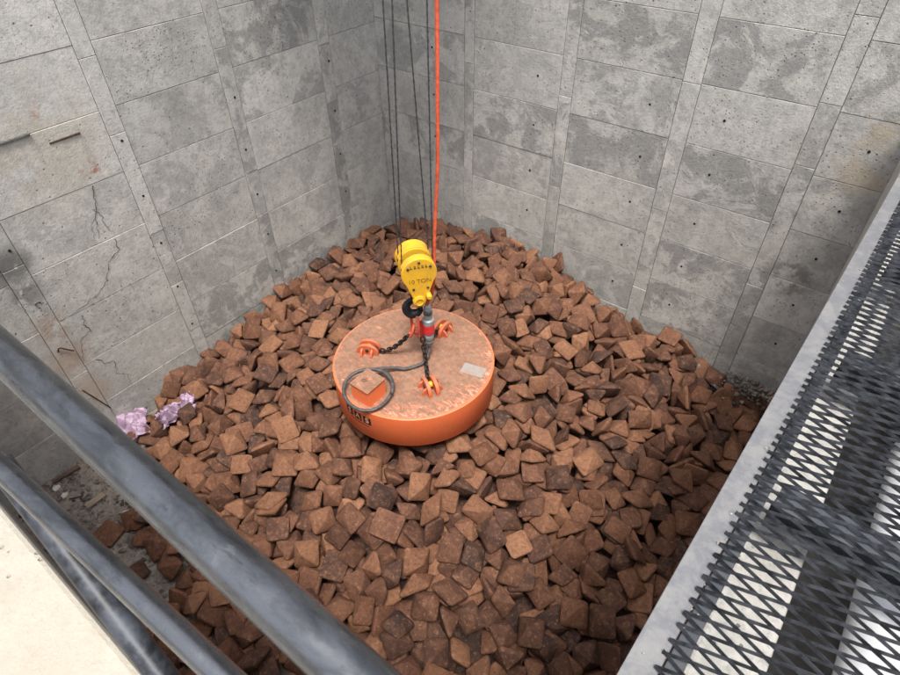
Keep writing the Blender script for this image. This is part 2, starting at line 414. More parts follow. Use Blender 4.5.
def crack(pts, wmax=.011):
    rr = random.Random(len(pts)*7+int(pts[0][1]*100)); b = NB()
    P = []
    for (a, c), (d, e) in zip(pts, pts[1:]):
        for q in range(6):
            t = q/6; P.append((a+(d-a)*t + rr.uniform(-.012,.012), c+(e-c)*t + rr.uniform(-.012,.012)))
    P.append(pts[-1]); L = []
    for i, (y, z) in enumerate(P):
        y0, z0 = P[max(0,i-1)]; y1, z1 = P[min(len(P)-1,i+1)]; d = math.hypot(y1-y0, z1-z0) or 1
        ny, nz = -(z1-z0)/d, (y1-y0)/d; wd = wmax*(.35+.65*rr.random())*(1-.6*i/len(P))/2
        L.append([b.verts.new((XL+.0045, y+ny*wd, z+nz*wd)), b.verts.new((XL+.0045, y-ny*wd, z-nz*wd))])
    for p, q in zip(L, L[1:]): b.faces.new((p[0], p[1], q[1], q[0]))
    obj('crack', b, M_CRACK, wl)
crack([(1.76,2.47),(1.72,2.32),(1.66,2.18),(1.65,2.09),(1.62,2.03)])
crack([(1.69,2.3),(1.73,2.2),(1.72,2.1),(1.77,2.02)], .008)
crack([(1.67,2.22),(1.61,2.15),(1.6,2.02)], .007)
crack([(1.74,1.98),(1.74,1.85),(1.61,1.79),(1.54,1.64),(1.42,1.56),(1.23,1.51),(1.04,1.49)])
crack([(1.22,1.44),(1.19,1.34),(1.22,1.26),(1.09,1.2),(1.07,1.1),(1.04,1.0)], .012)
crack([(1.14,.95),(1.18,.88),(1.27,.81),(1.24,.69),(1.32,.60),(1.3,.49)], .009)
b = NB()                                                  # projecting construction joint at the top of the left wall
box(b, XL-.01, XL+.018, -2.3, 1.5, 3.002, 3.02)
obj('joint_lip', b, M_CRACK, wl, bevel=.004)
for (y, z, lab, pts) in ((.92,1.23,'short bent rusty wire poking from a stained board strip of the left wall', [(0,-.02,-.02),(.03,.0,.04),(.035,.04,.0),(.03,.09,-.06)]),
                         (.95,1.73,'rusty wire hook sticking out of the left wall high on its board strip', [(0,0,0),(.03,-.01,.02),(.04,.02,.03),(.03,.03,.01)]),
                         (.90,.66,'long thin rusty wire leaning off the left wall above the handrail', [(0,0,.08),(.02,.03,.0),(.025,.08,-.14),(.03,.13,-.28)])):
    b = NB(); tube(b, spline([(XL+p[0]-.005, y+p[1], z+p[2]) for p in pts], 5), .006, 6)
    tag(obj('rusty_wire', b, M_WIRE, smooth=60), lab, 'wire', 'wires in the left wall')
# rebar stub lying flush near top
b = NB(); tube(b, [(XL+.000, 1.60, 2.90), (XL+.006, 1.84, 2.905)], .0075, 8); tag(obj('rusty_bar', b, M_WIRE, smooth=60), 'rusty bar half buried in the left wall above the rust stains', 'rebar')

# unseen slab added high above the frame to shade the far corner
b = NB(); box(b, XL-.34, -2.7, 2.9, YR+.34, WALL_TOP+.004, WALL_TOP+.2); lay = b.verts.layers.float_color.new('tint')
for v in b.verts: v[lay] = (.3,.4,.3,1)
tag(obj('corner_shade_slab', b, M_PALE), 'unseen concrete slab added on both walls to shade the far corner', 'shade slab')

# pit wall under the grating (its pale top shows through the mesh) and the wall under the deck
def plain_wall(name, x0, x1, y0, y1, z0, z1, mt, t, lab, nx=1, ny=8, nz=6):
    b = NB(); box(b, x0, x1, y0, y1, z0, z1); lay = b.verts.layers.float_color.new('tint')
    for v in b.verts: v[lay] = t
    return tag(obj(name, b, mt, bevel=.012), lab, 'wall')
plain_wall('ledge_wall', .118, .285, -.1, YR-.02, -.3, 3.2, M_PALE, (1,.3,0,1), 'narrow pale concrete wall running beneath the steel grating')
plain_wall('deck_wall', -5.1, .14, -.32, -.12, -.3, 3.24, M_PALE, (.4,.6,.4,1), 'concrete wall below the beige standing ledge at the lower left')
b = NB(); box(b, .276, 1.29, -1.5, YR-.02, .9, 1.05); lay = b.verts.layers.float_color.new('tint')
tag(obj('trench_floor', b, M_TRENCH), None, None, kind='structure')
plain_wall('trench_shade_wall', 1.29, 1.5, -1.5, YR-.02, -.3, 3.39, M_PALE, (.3,.8,.3,1), 'unseen grey wall added at the outer grating side to keep the trench dark')  # added out of view to enclose the trench and keep light out
b = NB(); box(b, -5.0, .0, -2.2, -.045, 3.245, 3.35); lay = b.verts.layers.float_color.new('tint')
for v in b.verts: v[lay] = (.2,.7,.3,1)
tag(obj('deck_ledge', b, M_DECK, bevel=.015), 'beige rough concrete ledge edge at the bottom left corner', 'ledge')

# ------------------------------------------------------------------ ingots
# resting places of the ingots: x, y, z in mm, rotation quaternion in thousandths, size in hundredths, shape
NUM = [
-4722,4824,654,399,-197,-410,-796,97,5,-818,3917,508,893,304,150,295,95,6,-3516,3290,833,547,-120,-570,601,92,5,-2058,1347,432,647,90,89,752,93,2,
-2945,2305,732,863,-47,-198,-463,93,8,-831,3045,518,273,-528,777,-205,99,9,-2861,4985,928,83,-866,492,-46,106,9,-3327,1807,590,239,-879,224,347,100,3,
-139,2949,299,963,-111,-245,-36,91,0,-3619,2239,595,746,257,-220,-574,91,7,-890,1969,477,32,-948,-252,-192,107,7,-3354,2286,779,135,-90,-985,51,99,0,
-1668,2764,745,928,-261,243,106,104,6,-196,3747,338,570,-791,-91,203,102,1,-3364,3303,891,97,-33,-388,-916,102,4,-3033,5246,879,514,856,-43,-24,103,9,
-122,2467,292,155,-807,564,-86,103,6,-1858,4846,801,929,-176,-217,241,104,7,-3399,3016,840,770,-128,235,579,103,8,-492,4681,368,684,-100,-108,715,106,5,
-1329,4369,563,47,638,393,-660,99,9,-2722,4445,994,649,-151,198,-719,92,3,-2651,435,237,253,245,-910,218,106,6,-3061,1116,302,522,-401,712,-245,97,9,
-2299,1604,532,694,-98,-262,663,106,7,-5035,2791,418,90,634,-551,535,101,0,-1345,1387,421,515,51,-173,838,102,7,-4625,2209,438,41,-797,511,320,101,5,
-515,4030,373,862,-225,195,-410,98,4,-3557,966,106,770,-335,-217,498,95,6,-409,3020,365,398,-643,644,114,92,3,-598,280,185,38,-116,601,-790,97,2,
-3011,445,46,404,0,0,-915,94,7,-137,860,102,653,258,236,-672,90,2,-3098,742,191,72,-374,-869,-316,106,0,-2829,4820,950,436,581,43,686,94,4,-4141,4112,755,927,338,-123,103,90,9,
-1348,3414,682,976,120,56,174,94,9,-175,1134,227,520,-607,515,-309,105,5,-1727,4069,774,56,149,-78,984,92,6,-261,2098,360,530,37,-213,820,103,1,
-3267,2617,763,357,354,398,-767,97,3,-1395,4536,557,269,-145,462,833,105,8,-1889,1842,567,790,-178,320,492,91,6,-253,411,129,335,393,-156,842,96,6,
-3823,2755,630,737,-24,63,-673,97,0,68,2790,274,619,268,268,688,100,0,-526,1714,297,927,371,-41,23,95,2,-1546,665,259,667,-287,-212,-654,99,6,
-735,1989,374,197,52,-78,976,91,6,-821,597,192,250,-509,20,824,103,7,-2620,830,278,298,323,108,-892,95,5,-1415,4734,510,858,160,287,-394,96,5,
-4195,4544,742,834,168,-513,-113,101,4,-2276,-1,176,985,-106,122,60,95,9,-3733,4655,897,558,-589,566,143,97,7,-352,4204,335,499,-263,283,-776,94,5,
-185,310,251,244,550,389,-698,102,4,-470,1078,188,889,57,-152,429,96,4,-3134,1242,342,89,-467,783,-402,98,7,-1601,341,159,395,-77,859,-318,94,7,
-2211,4400,870,953,185,-108,214,108,5,-2684,1135,464,8,-928,371,46,107,9,-799,2722,412,255,-639,-686,-237,98,6,-3491,1204,295,174,216,183,943,99,3,
-1642,2385,646,119,-988,-20,-98,93,1,-1045,2836,539,773,-87,-93,-622,101,2,-563,4513,442,478,-192,-778,360,103,6,-3177,1090,317,121,-69,-332,-933,104,7,
-3584,3874,888,510,612,605,-19,106,7,-4003,571,46,772,0,0,636,107,4,-2213,3994,867,25,-926,187,326,93,2,-3699,3873,828,822,-185,-528,109,91,7,
-1468,63,239,408,98,-5,907,103,6,-581,1423,252,395,-78,501,766,92,2,-4990,1797,150,278,-230,-866,-346,91,1,-3076,1575,508,419,52,43,906,107,3,
-2766,78,150,252,-250,-105,-929,94,0,-2832,1618,486,812,108,-26,-573,107,5,-4337,4538,640,726,488,263,407,103,8,-2356,4368,974,53,704,-708,-21,95,1,
-1287,2884,516,700,-49,-117,-703,91,9,-5066,3838,541,707,-2,37,706,102,8,-3007,188,111,85,306,-913,-254,105,7,-2898,1244,459,253,517,815,66,104,0,
21,4109,284,234,399,875,-148,94,3,-1864,1487,432,184,64,-199,960,98,5,-3681,3476,792,904,-246,260,-234,107,0,-4881,1207,131,872,-388,-237,182,93,6,
-2092,1763,667,955,133,201,171,103,0,-1687,2090,607,411,-901,-140,-15,94,5,-1174,3544,536,610,-124,213,753,94,4,-1139,415,257,957,-44,-72,-277,102,4,
-4660,3675,670,140,21,26,990,105,3,-3505,3995,893,489,-401,65,772,93,2,-2860,4879,854,147,-472,823,-279,92,8,-1873,-32,134,39,38,833,550,92,0,
-3272,1281,243,564,164,335,-736,93,8,-2594,150,157,761,528,163,-339,91,2,-237,2091,272,186,317,300,-880,94,4,-2208,1511,588,79,-17,-191,978,99,6,
42,1290,127,725,-264,81,630,102,1,-4913,1835,270,404,195,121,885,107,3,-369,2813,288,587,362,341,639,105,1,125,27,238,137,-788,-103,591,95,3,
-2077,872,368,762,2,-5,648,101,2,-4746,2562,479,219,-554,410,-691,99,0,57,628,143,263,656,663,-245,96,7,-4263,3082,671,189,209,62,-958,98,6,-3228,3786,900,685,338,72,-642,92,5,
-4978,4853,432,676,562,-275,390,93,9,-3101,2204,797,127,979,-133,-92,91,7,-850,1525,284,195,453,842,220,92,5,-558,2234,284,654,-118,-77,-743,100,1,
-111,3540,296,113,-51,-67,990,103,4,-1644,1322,338,175,292,916,214,100,9,-3346,2049,609,887,165,276,-331,94,2,-4578,2742,498,899,-158,-195,-358,99,1,
38,1486,96,101,-4,-210,972,91,6,-2057,671,309,393,334,-806,-292,101,1,-190,3946,330,187,6,451,873,103,0,-3130,939,307,970,79,-14,229,94,2,-4843,1885,200,144,141,-978,48,97,0,
-305,4949,227,523,-756,8,393,98,6,-1610,637,270,119,201,-904,357,104,6,-1380,1093,342,554,-90,62,-826,104,7,-1940,2045,637,342,453,133,813,101,3,
-901,211,66,115,-39,-87,-989,96,4,-4892,1702,156,783,-154,-51,-601,102,5,-3737,914,231,681,33,-529,-506,100,9,-1087,628,255,23,-593,785,178,106,9,
-1763,2200,691,575,-324,-109,743,102,4,-3887,2195,559,119,-961,-55,-242,92,3,-1178,1399,370,50,366,531,763,104,4,-205,2669,268,70,-362,49,928,103,6,
-3060,3902,936,941,-93,-68,-319,107,7,-3857,5158,778,107,-8,151,983,90,1,-3999,2679,613,765,46,155,-623,92,1,-4802,5161,537,588,-357,-690,224,92,3,
-956,1652,315,658,-8,45,-752,93,5,-2645,3640,940,830,198,28,520,104,3,-4559,1903,422,50,859,-507,54,102,7,-2134,526,200,70,-984,136,87,99,4,-2932,2416,694,124,465,853,205,107,9,
-72,692,161,715,7,-115,-689,104,9,-1061,3867,595,204,-854,369,-304,107,3,-2227,768,305,883,-82,2,-462,98,5,-1466,4397,568,251,-863,-111,425,98,3,
-4953,3660,530,328,791,-364,367,104,5,-4088,4934,798,589,52,-161,-790,101,2,-8,4672,256,972,-97,-212,-45,92,5,-906,2239,497,227,-420,878,-9,101,7,
-1239,1294,257,971,178,26,-159,99,3,-530,3514,424,151,-81,149,-974,99,0,-1093,1877,331,385,-416,-816,-114,104,9,-151,1134,130,202,344,894,203,106,1,
-1198,985,302,585,-105,-72,-801,101,4,-850,2122,357,364,-355,-860,-32,108,0,-719,525,155,933,291,110,178,93,8,-720,72,99,163,-791,554,201,90,9,
-516,1313,188,836,412,325,-158,107,9,-964,1959,461,757,174,-86,-624,98,7,-3366,1569,482,170,-586,103,785,102,3,-2083,3569,752,103,-251,62,-960,100,4,
-1330,2478,612,362,-87,-74,-925,106,0,-2559,1352,464,214,-761,612,2,105,4,-124,4563,163,147,127,-300,934,93,6,-4428,3272,594,86,-302,-295,-902,102,6,
-3337,1475,417,380,-769,-490,155,90,8,-204,19,64,980,33,-70,-185,105,9,-1695,1511,456,542,-668,510,-17,105,4,-4385,2717,501,39,-195,94,976,93,0,
-4409,3233,595,210,846,321,-370,103,4,36,497,235,747,51,252,-613,103,0,-1132,2478,528,194,-464,861,-78,103,9,-3028,1458,379,199,197,274,-920,104,3,
-4721,1550,113,229,-586,761,-156,92,7,-4748,3058,343,112,-276,-84,951,94,7,-2244,4781,826,906,266,-125,304,90,5,34,3815,334,613,-79,-104,-779,105,7,
-554,3897,377,660,401,-634,-54,102,2,-2131,3765,837,468,864,-182,-42,106,3,-1845,604,298,985,114,-35,127,101,0,-659,2220,339,583,34,-304,-752,95,2,
-4104,2604,642,296,177,46,-937,92,5,-2540,4385,934,715,135,186,-661,96,4,-2382,38,216,992,-54,-88,-70,100,2,-3145,4662,944,97,-411,192,886,93,0,
-4858,4615,566,86,-319,-176,-927,95,8,-3192,3996,990,47,812,543,-208,93,6,-1811,3648,863,627,-438,26,-644,107,1,-2907,1673,564,873,-211,-5,440,107,7,
-1133,4471,529,713,-520,-291,-369,106,9,-3859,4110,879,211,30,-271,-939,105,7,-731,3406,491,943,-208,53,-253,97,6,-1503,4553,673,256,947,63,182,102,7,
-4426,1223,96,40,972,139,184,97,9,-4823,4951,541,197,-604,535,-557,105,0,-3570,229,46,755,0,0,655,100,6,-843,4279,490,670,302,234,637,106,9,-2587,4202,1008,546,-499,-74,-669,101,6,
-1009,1056,318,768,80,129,-623,97,5,-2046,144,132,168,353,891,-230,101,1,-4392,4268,683,468,124,165,859,107,8,-3418,2899,815,390,60,-92,-914,106,7,
-3702,1472,448,175,176,56,967,103,1,-3618,3107,830,980,106,-131,105,105,9,-1503,2368,572,496,535,-441,-523,101,6,-137,3109,226,24,-757,641,-126,90,3,
-932,3368,518,206,415,-878,122,107,3,-4310,1254,294,163,-190,-76,965,107,5,-3474,2123,640,116,169,-344,916,100,1,-1229,620,281,971,118,-49,201,99,7,
-1593,2100,441,253,-44,237,-937,106,1,-3861,3778,809,430,202,162,865,107,9,-113,1927,293,432,-828,-148,-325,99,5,-2371,1685,658,291,-68,901,314,99,4,
-4937,4081,595,605,108,295,732,108,3,-4534,4975,568,122,-154,155,968,101,7,63,3167,213,11,-22,145,-989,92,2,-4338,2269,499,335,595,-36,-729,91,0,
-4810,4762,569,798,444,-406,-43,98,5,1,1092,202,900,-113,273,-322,96,9,-4750,1524,197,686,520,-105,-498,95,8,-4899,2620,400,70,713,-201,-668,106,2,
-4539,2670,401,979,202,18,-29,107,6,-4732,1713,288,95,-286,-441,845,95,4,-1581,4177,651,276,-736,-419,454,95,4,-164,4402,225,737,162,360,-549,103,6,
-3025,4336,951,428,27,124,895,107,7,-490,4338,341,189,-61,768,-609,101,4,-2871,4512,972,577,-53,-141,803,99,5,-3563,4393,905,851,-394,-4,-347,102,2,
-2697,560,276,31,-867,-476,146,93,6,-4676,2879,593,830,212,210,-472,102,6,-4800,1991,320,360,-701,-338,514,107,0,-2080,14,211,542,46,-233,-806,99,4,
-1181,2652,453,785,23,30,619,104,7,-458,543,153,63,-48,-372,-925,91,2,-3822,1297,319,410,-559,-23,720,91,0,-350,4676,227,229,-28,407,884,104,6,
-3892,2397,637,638,-36,15,-769,106,1,-2228,1382,489,20,6,105,-994,94,5,-1590,1573,517,840,217,362,341,104,0,-91,1297,242,269,506,-796,-197,92,5,
-2827,3833,907,292,-656,452,530,102,7,-2956,1922,582,821,307,295,380,92,3,-3016,319,141,21,123,-838,-531,95,0,-4347,3864,609,652,-201,-255,-685,95,4,
-4872,1098,99,178,378,-906,74,96,6,-268,3040,247,369,-189,-885,214,94,9,-1778,268,201,980,-75,133,132,98,8,-3085,1839,522,564,117,-458,677,95,3,
-5042,3233,384,56,630,-497,-595,92,9,-3840,5062,837,124,77,-28,989,103,2,-3909,3608,711,160,755,-589,238,92,7,-740,912,198,88,765,630,100,94,6,
-4735,5171,462,632,283,490,529,93,0,-3978,1107,195,381,243,26,891,103,6,-853,3284,384,901,117,253,332,107,0,-4923,2272,342,887,460,-20,-36,104,8,
-2527,1026,289,210,954,86,194,98,2,-3380,730,194,718,-314,-251,-568,106,8,-393,4402,327,536,-99,673,500,106,3,-1782,1697,515,229,-421,-791,381,104,2,
-4403,4163,607,939,-259,81,213,96,5,-1312,1553,444,15,-999,12,-45,97,6,-3707,4832,837,67,272,-315,-907,96,7,-1901,1610,668,147,156,-968,-134,107,3,
-1737,1954,598,815,325,-245,-412,105,3,-1009,2344,394,839,-67,301,-448,108,2,-1696,1054,296,24,-38,845,-533,96,4,-4808,2920,419,31,-697,-353,-624,97,5,
-615,1118,195,835,-83,-236,-489,101,4,-666,1330,237,220,688,-588,-364,106,7,-4696,3016,533,680,-190,-534,-465,105,1,-4671,4473,637,766,355,-429,-322,98,0,
-2074,1011,287,252,-160,945,136,97,0,-1706,19,245,157,346,-912,154,99,4,-3713,3626,750,57,-502,-784,-360,93,7,-4435,3684,746,145,961,-121,202,101,7,
-665,3198,327,944,26,158,-290,106,2,-3516,3652,818,621,-774,-68,-107,97,3,-1162,2024,408,680,-9,175,712,97,5,-3305,4770,961,866,-158,-56,-471,94,2,
-1600,4967,580,645,568,-209,467,94,4,-251,4317,200,699,513,-146,-476,106,2,-1561,3082,663,570,-310,-151,-746,98,1,-1488,1291,270,454,85,-172,870,97,2,
-4330,3068,549,904,7,-418,-89,95,5,-3482,3858,867,323,-185,918,-136,105,2,-454,2968,426,76,-887,451,-61,94,4,-1461,809,278,853,-39,-337,-397,101,8,
-112,1490,148,825,44,-394,-404,105,1,-4476,3001,541,615,317,160,-704,94,6,-2490,3996,920,984,42,-94,-143,95,9,-4126,2897,631,13,-842,-497,210,92,6,
-4355,2896,655,621,60,-5,-781,98,2,-818,4626,304,757,155,187,606,108,9,-4706,2475,416,349,924,157,16,99,7,-1191,530,215,89,-328,-938,64,91,5,
-288,3544,343,922,-73,-74,-373,93,6,75,2570,292,113,-948,-35,297,95,0,-5044,4808,588,6,990,-6,141,107,2,-268,4851,204,288,-902,-317,50,106,5,
-864,2476,323,200,-276,48,-939,94,5,-1178,3712,600,220,-127,-37,-966,91,9,-927,4059,494,101,-25,-626,-773,102,7,-5037,2544,339,806,368,-402,231,92,7,
-1251,4645,616,105,-272,-955,60,106,3,-368,3511,330,32,-93,990,-99,98,3,-4983,1862,111,279,-943,-175,-44,91,6,-1676,4291,723,224,561,-77,794,101,3,
-1184,2246,433,737,127,3,664,91,8,-4192,4946,689,620,-359,-57,-695,94,5,-2934,1168,326,830,-271,384,300,98,3,-27,3872,251,22,-139,9,990,102,9,
-546,3557,349,106,156,152,-970,98,7,-367,1684,222,357,-13,-211,910,99,9,-4415,2010,454,205,-121,6,971,98,3,-761,2326,350,41,-857,89,507,90,1,
-2736,4418,916,141,-6,121,-983,99,3,-4776,4368,516,797,9,-352,-491,100,6,-3982,1532,425,655,26,140,742,102,8,-4467,4912,664,752,-19,-176,635,93,9,
-3797,4039,857,305,-76,-47,-948,102,9,-4233,4405,733,112,-290,834,-457,91,7,-3688,1227,246,985,-113,93,95,100,6,-3759,3454,846,356,529,-769,-35,100,5,
-1215,4434,577,575,726,-278,255,101,1,-4246,3389,639,271,-79,8,959,91,8,-3622,520,77,101,128,-13,987,108,3,-2806,5157,813,791,237,230,515,106,1,
-3176,3457,910,106,725,-680,28,107,1,-1600,1823,585,621,-159,-764,72,99,7,-1120,2481,546,956,-21,-208,207,97,1,-644,3053,410,959,-119,173,-192,93,9,
-2978,4103,913,394,237,-208,863,99,1,53,1273,47,57,5,5,-998,98,2,-2148,3519,910,433,305,371,763,103,5,-1840,1375,472,336,-31,-560,757,93,7,-305,3235,295,784,404,457,114,95,2,
-2584,1794,635,361,-2,195,912,104,9,-908,210,155,9,76,184,-980,101,2,-3661,5081,865,827,-485,117,-260,94,9,-1422,1162,400,712,-139,119,678,100,2,
-2486,3900,903,19,-982,167,-90,101,6,-2133,3355,763,988,-59,-99,-104,103,3,-4503,1732,206,347,-872,188,288,100,7,-1360,4241,486,2,-144,-287,-947,94,2,
-717,4543,376,767,-120,626,74,107,8,-4258,2027,478,195,364,911,-11,95,3,-2150,2343,745,6,-997,-32,-71,93,4,-455,2771,253,732,-115,127,-659,105,5,
-1493,1692,368,460,-26,97,882,98,9,22,4338,193,926,13,70,-372,99,9,-4530,1831,296,394,-276,-500,-720,99,2,-462,5138,265,965,65,243,75,102,1,-3283,4303,948,158,-368,-844,357,101,2,
-3493,1380,389,166,-927,-334,42,102,9,-4481,3940,593,364,210,-907,-11,95,8,-4172,3467,689,620,-256,125,-731,93,2,-4063,1596,357,437,-87,-274,-852,100,9,
-502,3352,365,735,-30,-159,-659,91,3,-5089,4210,455,654,265,-675,216,93,8,-4777,4157,589,28,-651,-593,-474,96,5,-4264,3726,637,857,-268,341,278,103,8,
-3604,1030,219,182,710,-527,430,92,0,-3121,4438,996,943,-70,-161,-283,108,0,-5025,3033,456,552,22,324,768,106,7,-655,1817,277,135,-901,279,303,99,0,
-2782,4202,984,345,580,690,263,99,0,-519,2830,387,119,668,-730,-78,101,6,-4366,1645,225,319,186,-62,927,105,5,-717,2850,381,182,1,983,35,95,4,
-5073,1673,215,422,413,-752,-293,104,4,-1530,1137,373,273,784,-316,-459,105,5,-1444,2182,580,6,-278,246,-929,101,6,-577,3755,400,398,867,257,-156,96,5,
-3922,3308,811,14,107,-69,-992,107,4,-3541,1126,320,331,197,-897,216,93,4,-691,2396,418,290,-865,34,407,105,3,-1905,2934,698,913,177,-114,348,96,4,
-2587,5130,872,89,-482,696,-524,107,5,-1029,4864,376,731,-86,134,-663,94,2,-2898,888,345,995,33,-72,65,107,6,-1448,3289,549,820,-180,158,-519,108,2,
-2758,3990,840,298,23,-131,945,99,8,-1116,3230,544,94,502,830,225,106,9,-3425,4829,905,712,-133,-688,47,102,1,-5041,3656,430,147,-631,-709,278,98,3,
-3978,2853,735,117,-548,-809,-176,97,1,-1920,2384,700,249,-472,840,101,97,9,-2609,479,119,208,-577,779,-133,108,1,-4515,4329,632,459,613,-618,177,92,3,
-4674,1585,173,759,-138,-249,586,106,5,-2120,697,248,214,768,-581,-161,105,4,-4893,3960,456,422,-324,-793,-297,98,5,-4413,1180,128,920,24,-245,-304,94,2,
-2701,2195,733,128,-72,-292,945,95,0,-2018,1197,307,596,-81,-347,719,92,8,-1281,3209,638,505,-230,827,-83,90,4,-634,1714,359,829,92,-91,-543,100,1,
-2481,3742,825,970,-26,-162,-178,102,5,-4859,2800,341,241,252,207,-914,106,5,-2488,4460,952,155,-743,624,190,91,1,-975,2446,480,230,-134,193,944,107,2,
-542,620,235,157,950,269,22,97,1,9,379,104,945,324,10,38,102,1,-2663,1984,652,370,-28,37,928,101,6,-1967,2688,768,971,121,-24,206,94,8,-4465,1453,332,538,259,547,587,96,5,
-4637,4607,557,48,-144,-39,988,92,5,-2772,3687,890,561,-358,211,-715,107,0,-2812,498,59,675,57,9,736,99,8,-2026,389,180,222,64,-56,971,96,3,-1832,2244,706,799,-435,-315,271,99,4,
-2145,395,296,51,-799,468,-375,106,7,-113,1464,255,917,-293,-71,261,91,1,-3124,5118,878,876,-14,481,46,106,2,-925,3581,504,29,-46,-999,0,101,7,
-3592,2068,590,250,-682,617,303,94,1,-2813,1834,491,222,33,-4,-975,99,8,-3408,2697,707,107,87,-328,935,91,6,-2063,868,301,173,-806,497,273,99,9,
-372,3285,302,818,260,10,513,101,8,-5050,2664,248,745,-7,-11,667,95,2,-2486,5203,853,47,455,705,541,107,1,-3688,4273,841,981,79,2,178,94,0,-2219,176,175,800,-184,114,-560,92,2,
-1615,4647,677,801,182,329,465,106,8,-3599,1758,420,767,-70,-280,-572,96,4,-1865,3748,811,430,714,-545,-89,95,6,-4078,3036,680,756,-1,-119,644,97,6,
-162,4143,288,140,-19,47,-989,96,4,-4014,1725,321,150,-204,-282,-925,102,9,-1366,2661,533,65,-346,905,-238,105,8,-1141,2820,527,96,650,749,-83,107,1,
-932,59,131,295,634,670,-251,97,1,-430,308,148,510,-263,802,167,98,1,-2128,1850,559,822,-117,201,520,106,5,-4169,5135,756,798,250,-8,549,103,0,
-3792,1775,420,216,171,-139,951,92,9,-635,2973,351,4,-847,-526,-72,103,9,-2635,3787,889,341,193,847,360,92,8,-842,1121,272,841,-306,206,-396,93,8,
-1924,3652,792,191,965,134,-122,105,5,-870,3497,560,188,859,468,85,93,9,-1129,2977,589,159,-100,552,-812,95,9,-4606,2089,394,834,31,275,-477,97,9,
-1689,1284,373,802,490,-312,-140,101,5,-1813,4590,839,258,-278,-890,-254,108,0,-3687,2909,733,676,34,-66,734,107,5,-89,2168,349,34,608,91,-788,100,5,
-1059,1265,193,530,117,-97,834,100,8,-3715,3321,760,41,220,245,943,107,9,-1242,414,158,325,636,698,-50,106,9,-4024,1830,486,586,171,-13,792,98,3,
-750,2900,444,18,-524,-816,-244,98,6,-3913,3604,799,177,521,-835,-7,101,9,-5050,2133,280,16,109,-230,-967,100,9,-3185,627,206,599,382,227,-666,94,6,
-1836,2188,554,198,-38,250,-947,99,8,-4419,3562,486,975,-31,-41,217,97,8,-1382,2918,648,389,-36,-624,-677,105,6,-409,795,118,432,1,-367,-824,99,8,
-3581,2323,671,979,-94,-2,-183,98,2,-65,5125,189,206,690,-687,-93,93,9,-4094,1761,385,518,291,-242,-767,101,4,-455,2009,393,521,179,-26,834,98,7,
-2726,4124,929,1,-880,447,-158,98,6,-2595,1917,503,659,-1,-32,751,107,6,-3212,1591,457,181,-51,195,-963,107,9,-2284,1052,253,984,172,-48,26,93,1,
-1410,589,238,91,-461,882,-22,94,9,-1332,344,181,172,-414,-149,881,91,3,-1713,3877,687,247,-83,83,-962,105,7,-1903,4197,770,9,679,734,-30,106,5,
-1120,717,246,310,-787,-505,-173,104,4,-2865,2156,608,443,123,311,-832,104,2,-195,1619,202,444,-154,42,882,90,7,-2460,500,248,144,-163,-939,268,104,9,
-5066,4915,433,862,-165,-480,12,94,8,-2178,1588,495,519,80,69,-848,106,2,-951,2938,405,338,198,20,920,101,1,-2225,2120,624,246,532,802,-114,91,0,
-511,3649,307,165,-46,81,982,97,3,-4097,4670,724,531,158,-18,-833,91,1,-691,3317,438,64,-269,-44,-960,107,9,-1425,4277,649,730,-358,-323,485,106,3,
-274,504,117,207,-599,-732,250,93,2,-3670,2650,694,933,-164,-214,-239,90,5,-2904,1997,716,930,-33,-233,283,104,5,-3020,2609,735,28,243,358,-901,91,9,
-3705,1285,294,959,-261,-61,-95,104,1,-794,1587,338,950,-179,92,-237,96,2,-2420,4583,875,381,73,43,921,101,2,-3763,2078,542,158,652,585,455,93,4,
-3145,3776,842,565,328,258,-711,90,6,-374,139,186,876,146,-3,459,95,7,46,3530,330,289,-378,858,-191,91,4,-4981,1580,238,287,-88,116,-947,93,5,
-1071,4166,549,323,66,203,-922,105,5,-1494,3528,752,46,-605,-389,693,94,1,-2642,1664,493,820,9,8,-573,95,4,-3677,3094,700,519,-159,-126,830,102,5,
-1136,3051,553,223,514,-149,814,100,0,-40,2345,192,659,-237,-237,-673,102,4,-2358,1924,637,883,-116,187,-416,100,6,-4531,4442,635,15,-914,-63,400,102,8,
-4469,3632,611,855,20,19,-517,101,4,-3714,3707,906,326,-521,788,39,100,1,-2696,2119,549,214,97,132,-963,93,9,-4118,2525,574,348,900,239,106,93,5,
-3432,1106,187,860,-403,-304,75,90,6,-2508,226,164,453,58,399,-795,92,0,-961,1698,224,906,33,25,422,94,2,-3514,1595,440,905,144,-367,-162,100,7,
-4488,5062,711,701,-447,542,123,92,6,-185,4519,322,480,0,103,871,95,8,-689,1063,322,44,-138,-987,66,100,4,-354,964,176,29,769,-553,320,92,0,-2661,1713,568,3,126,112,986,107,2,
-3876,1434,324,137,753,-488,-420,92,7,-665,4852,321,860,71,311,-398,100,7,-1008,4901,456,311,-114,132,934,102,4,-1199,1692,383,876,-118,-155,442,104,6,
-919,630,204,796,-432,-90,413,98,9,-1008,1791,386,393,303,-772,396,96,6,79,5212,196,774,175,574,-205,98,2,-757,4255,347,891,360,-64,270,104,8,
-1344,1252,346,158,-877,442,105,93,3,-4527,3693,535,921,365,-20,134,90,2,-3446,5075,870,994,-51,5,96,104,8,83,2466,162,608,286,303,676,98,4,-2275,25,111,332,937,-98,-46,90,5,
-499,1550,242,433,-415,-86,-795,90,1,-4396,2150,377,888,-121,-128,425,92,0,-3382,4484,952,916,272,-292,41,103,2,-3460,1975,610,798,455,-14,-395,99,6,
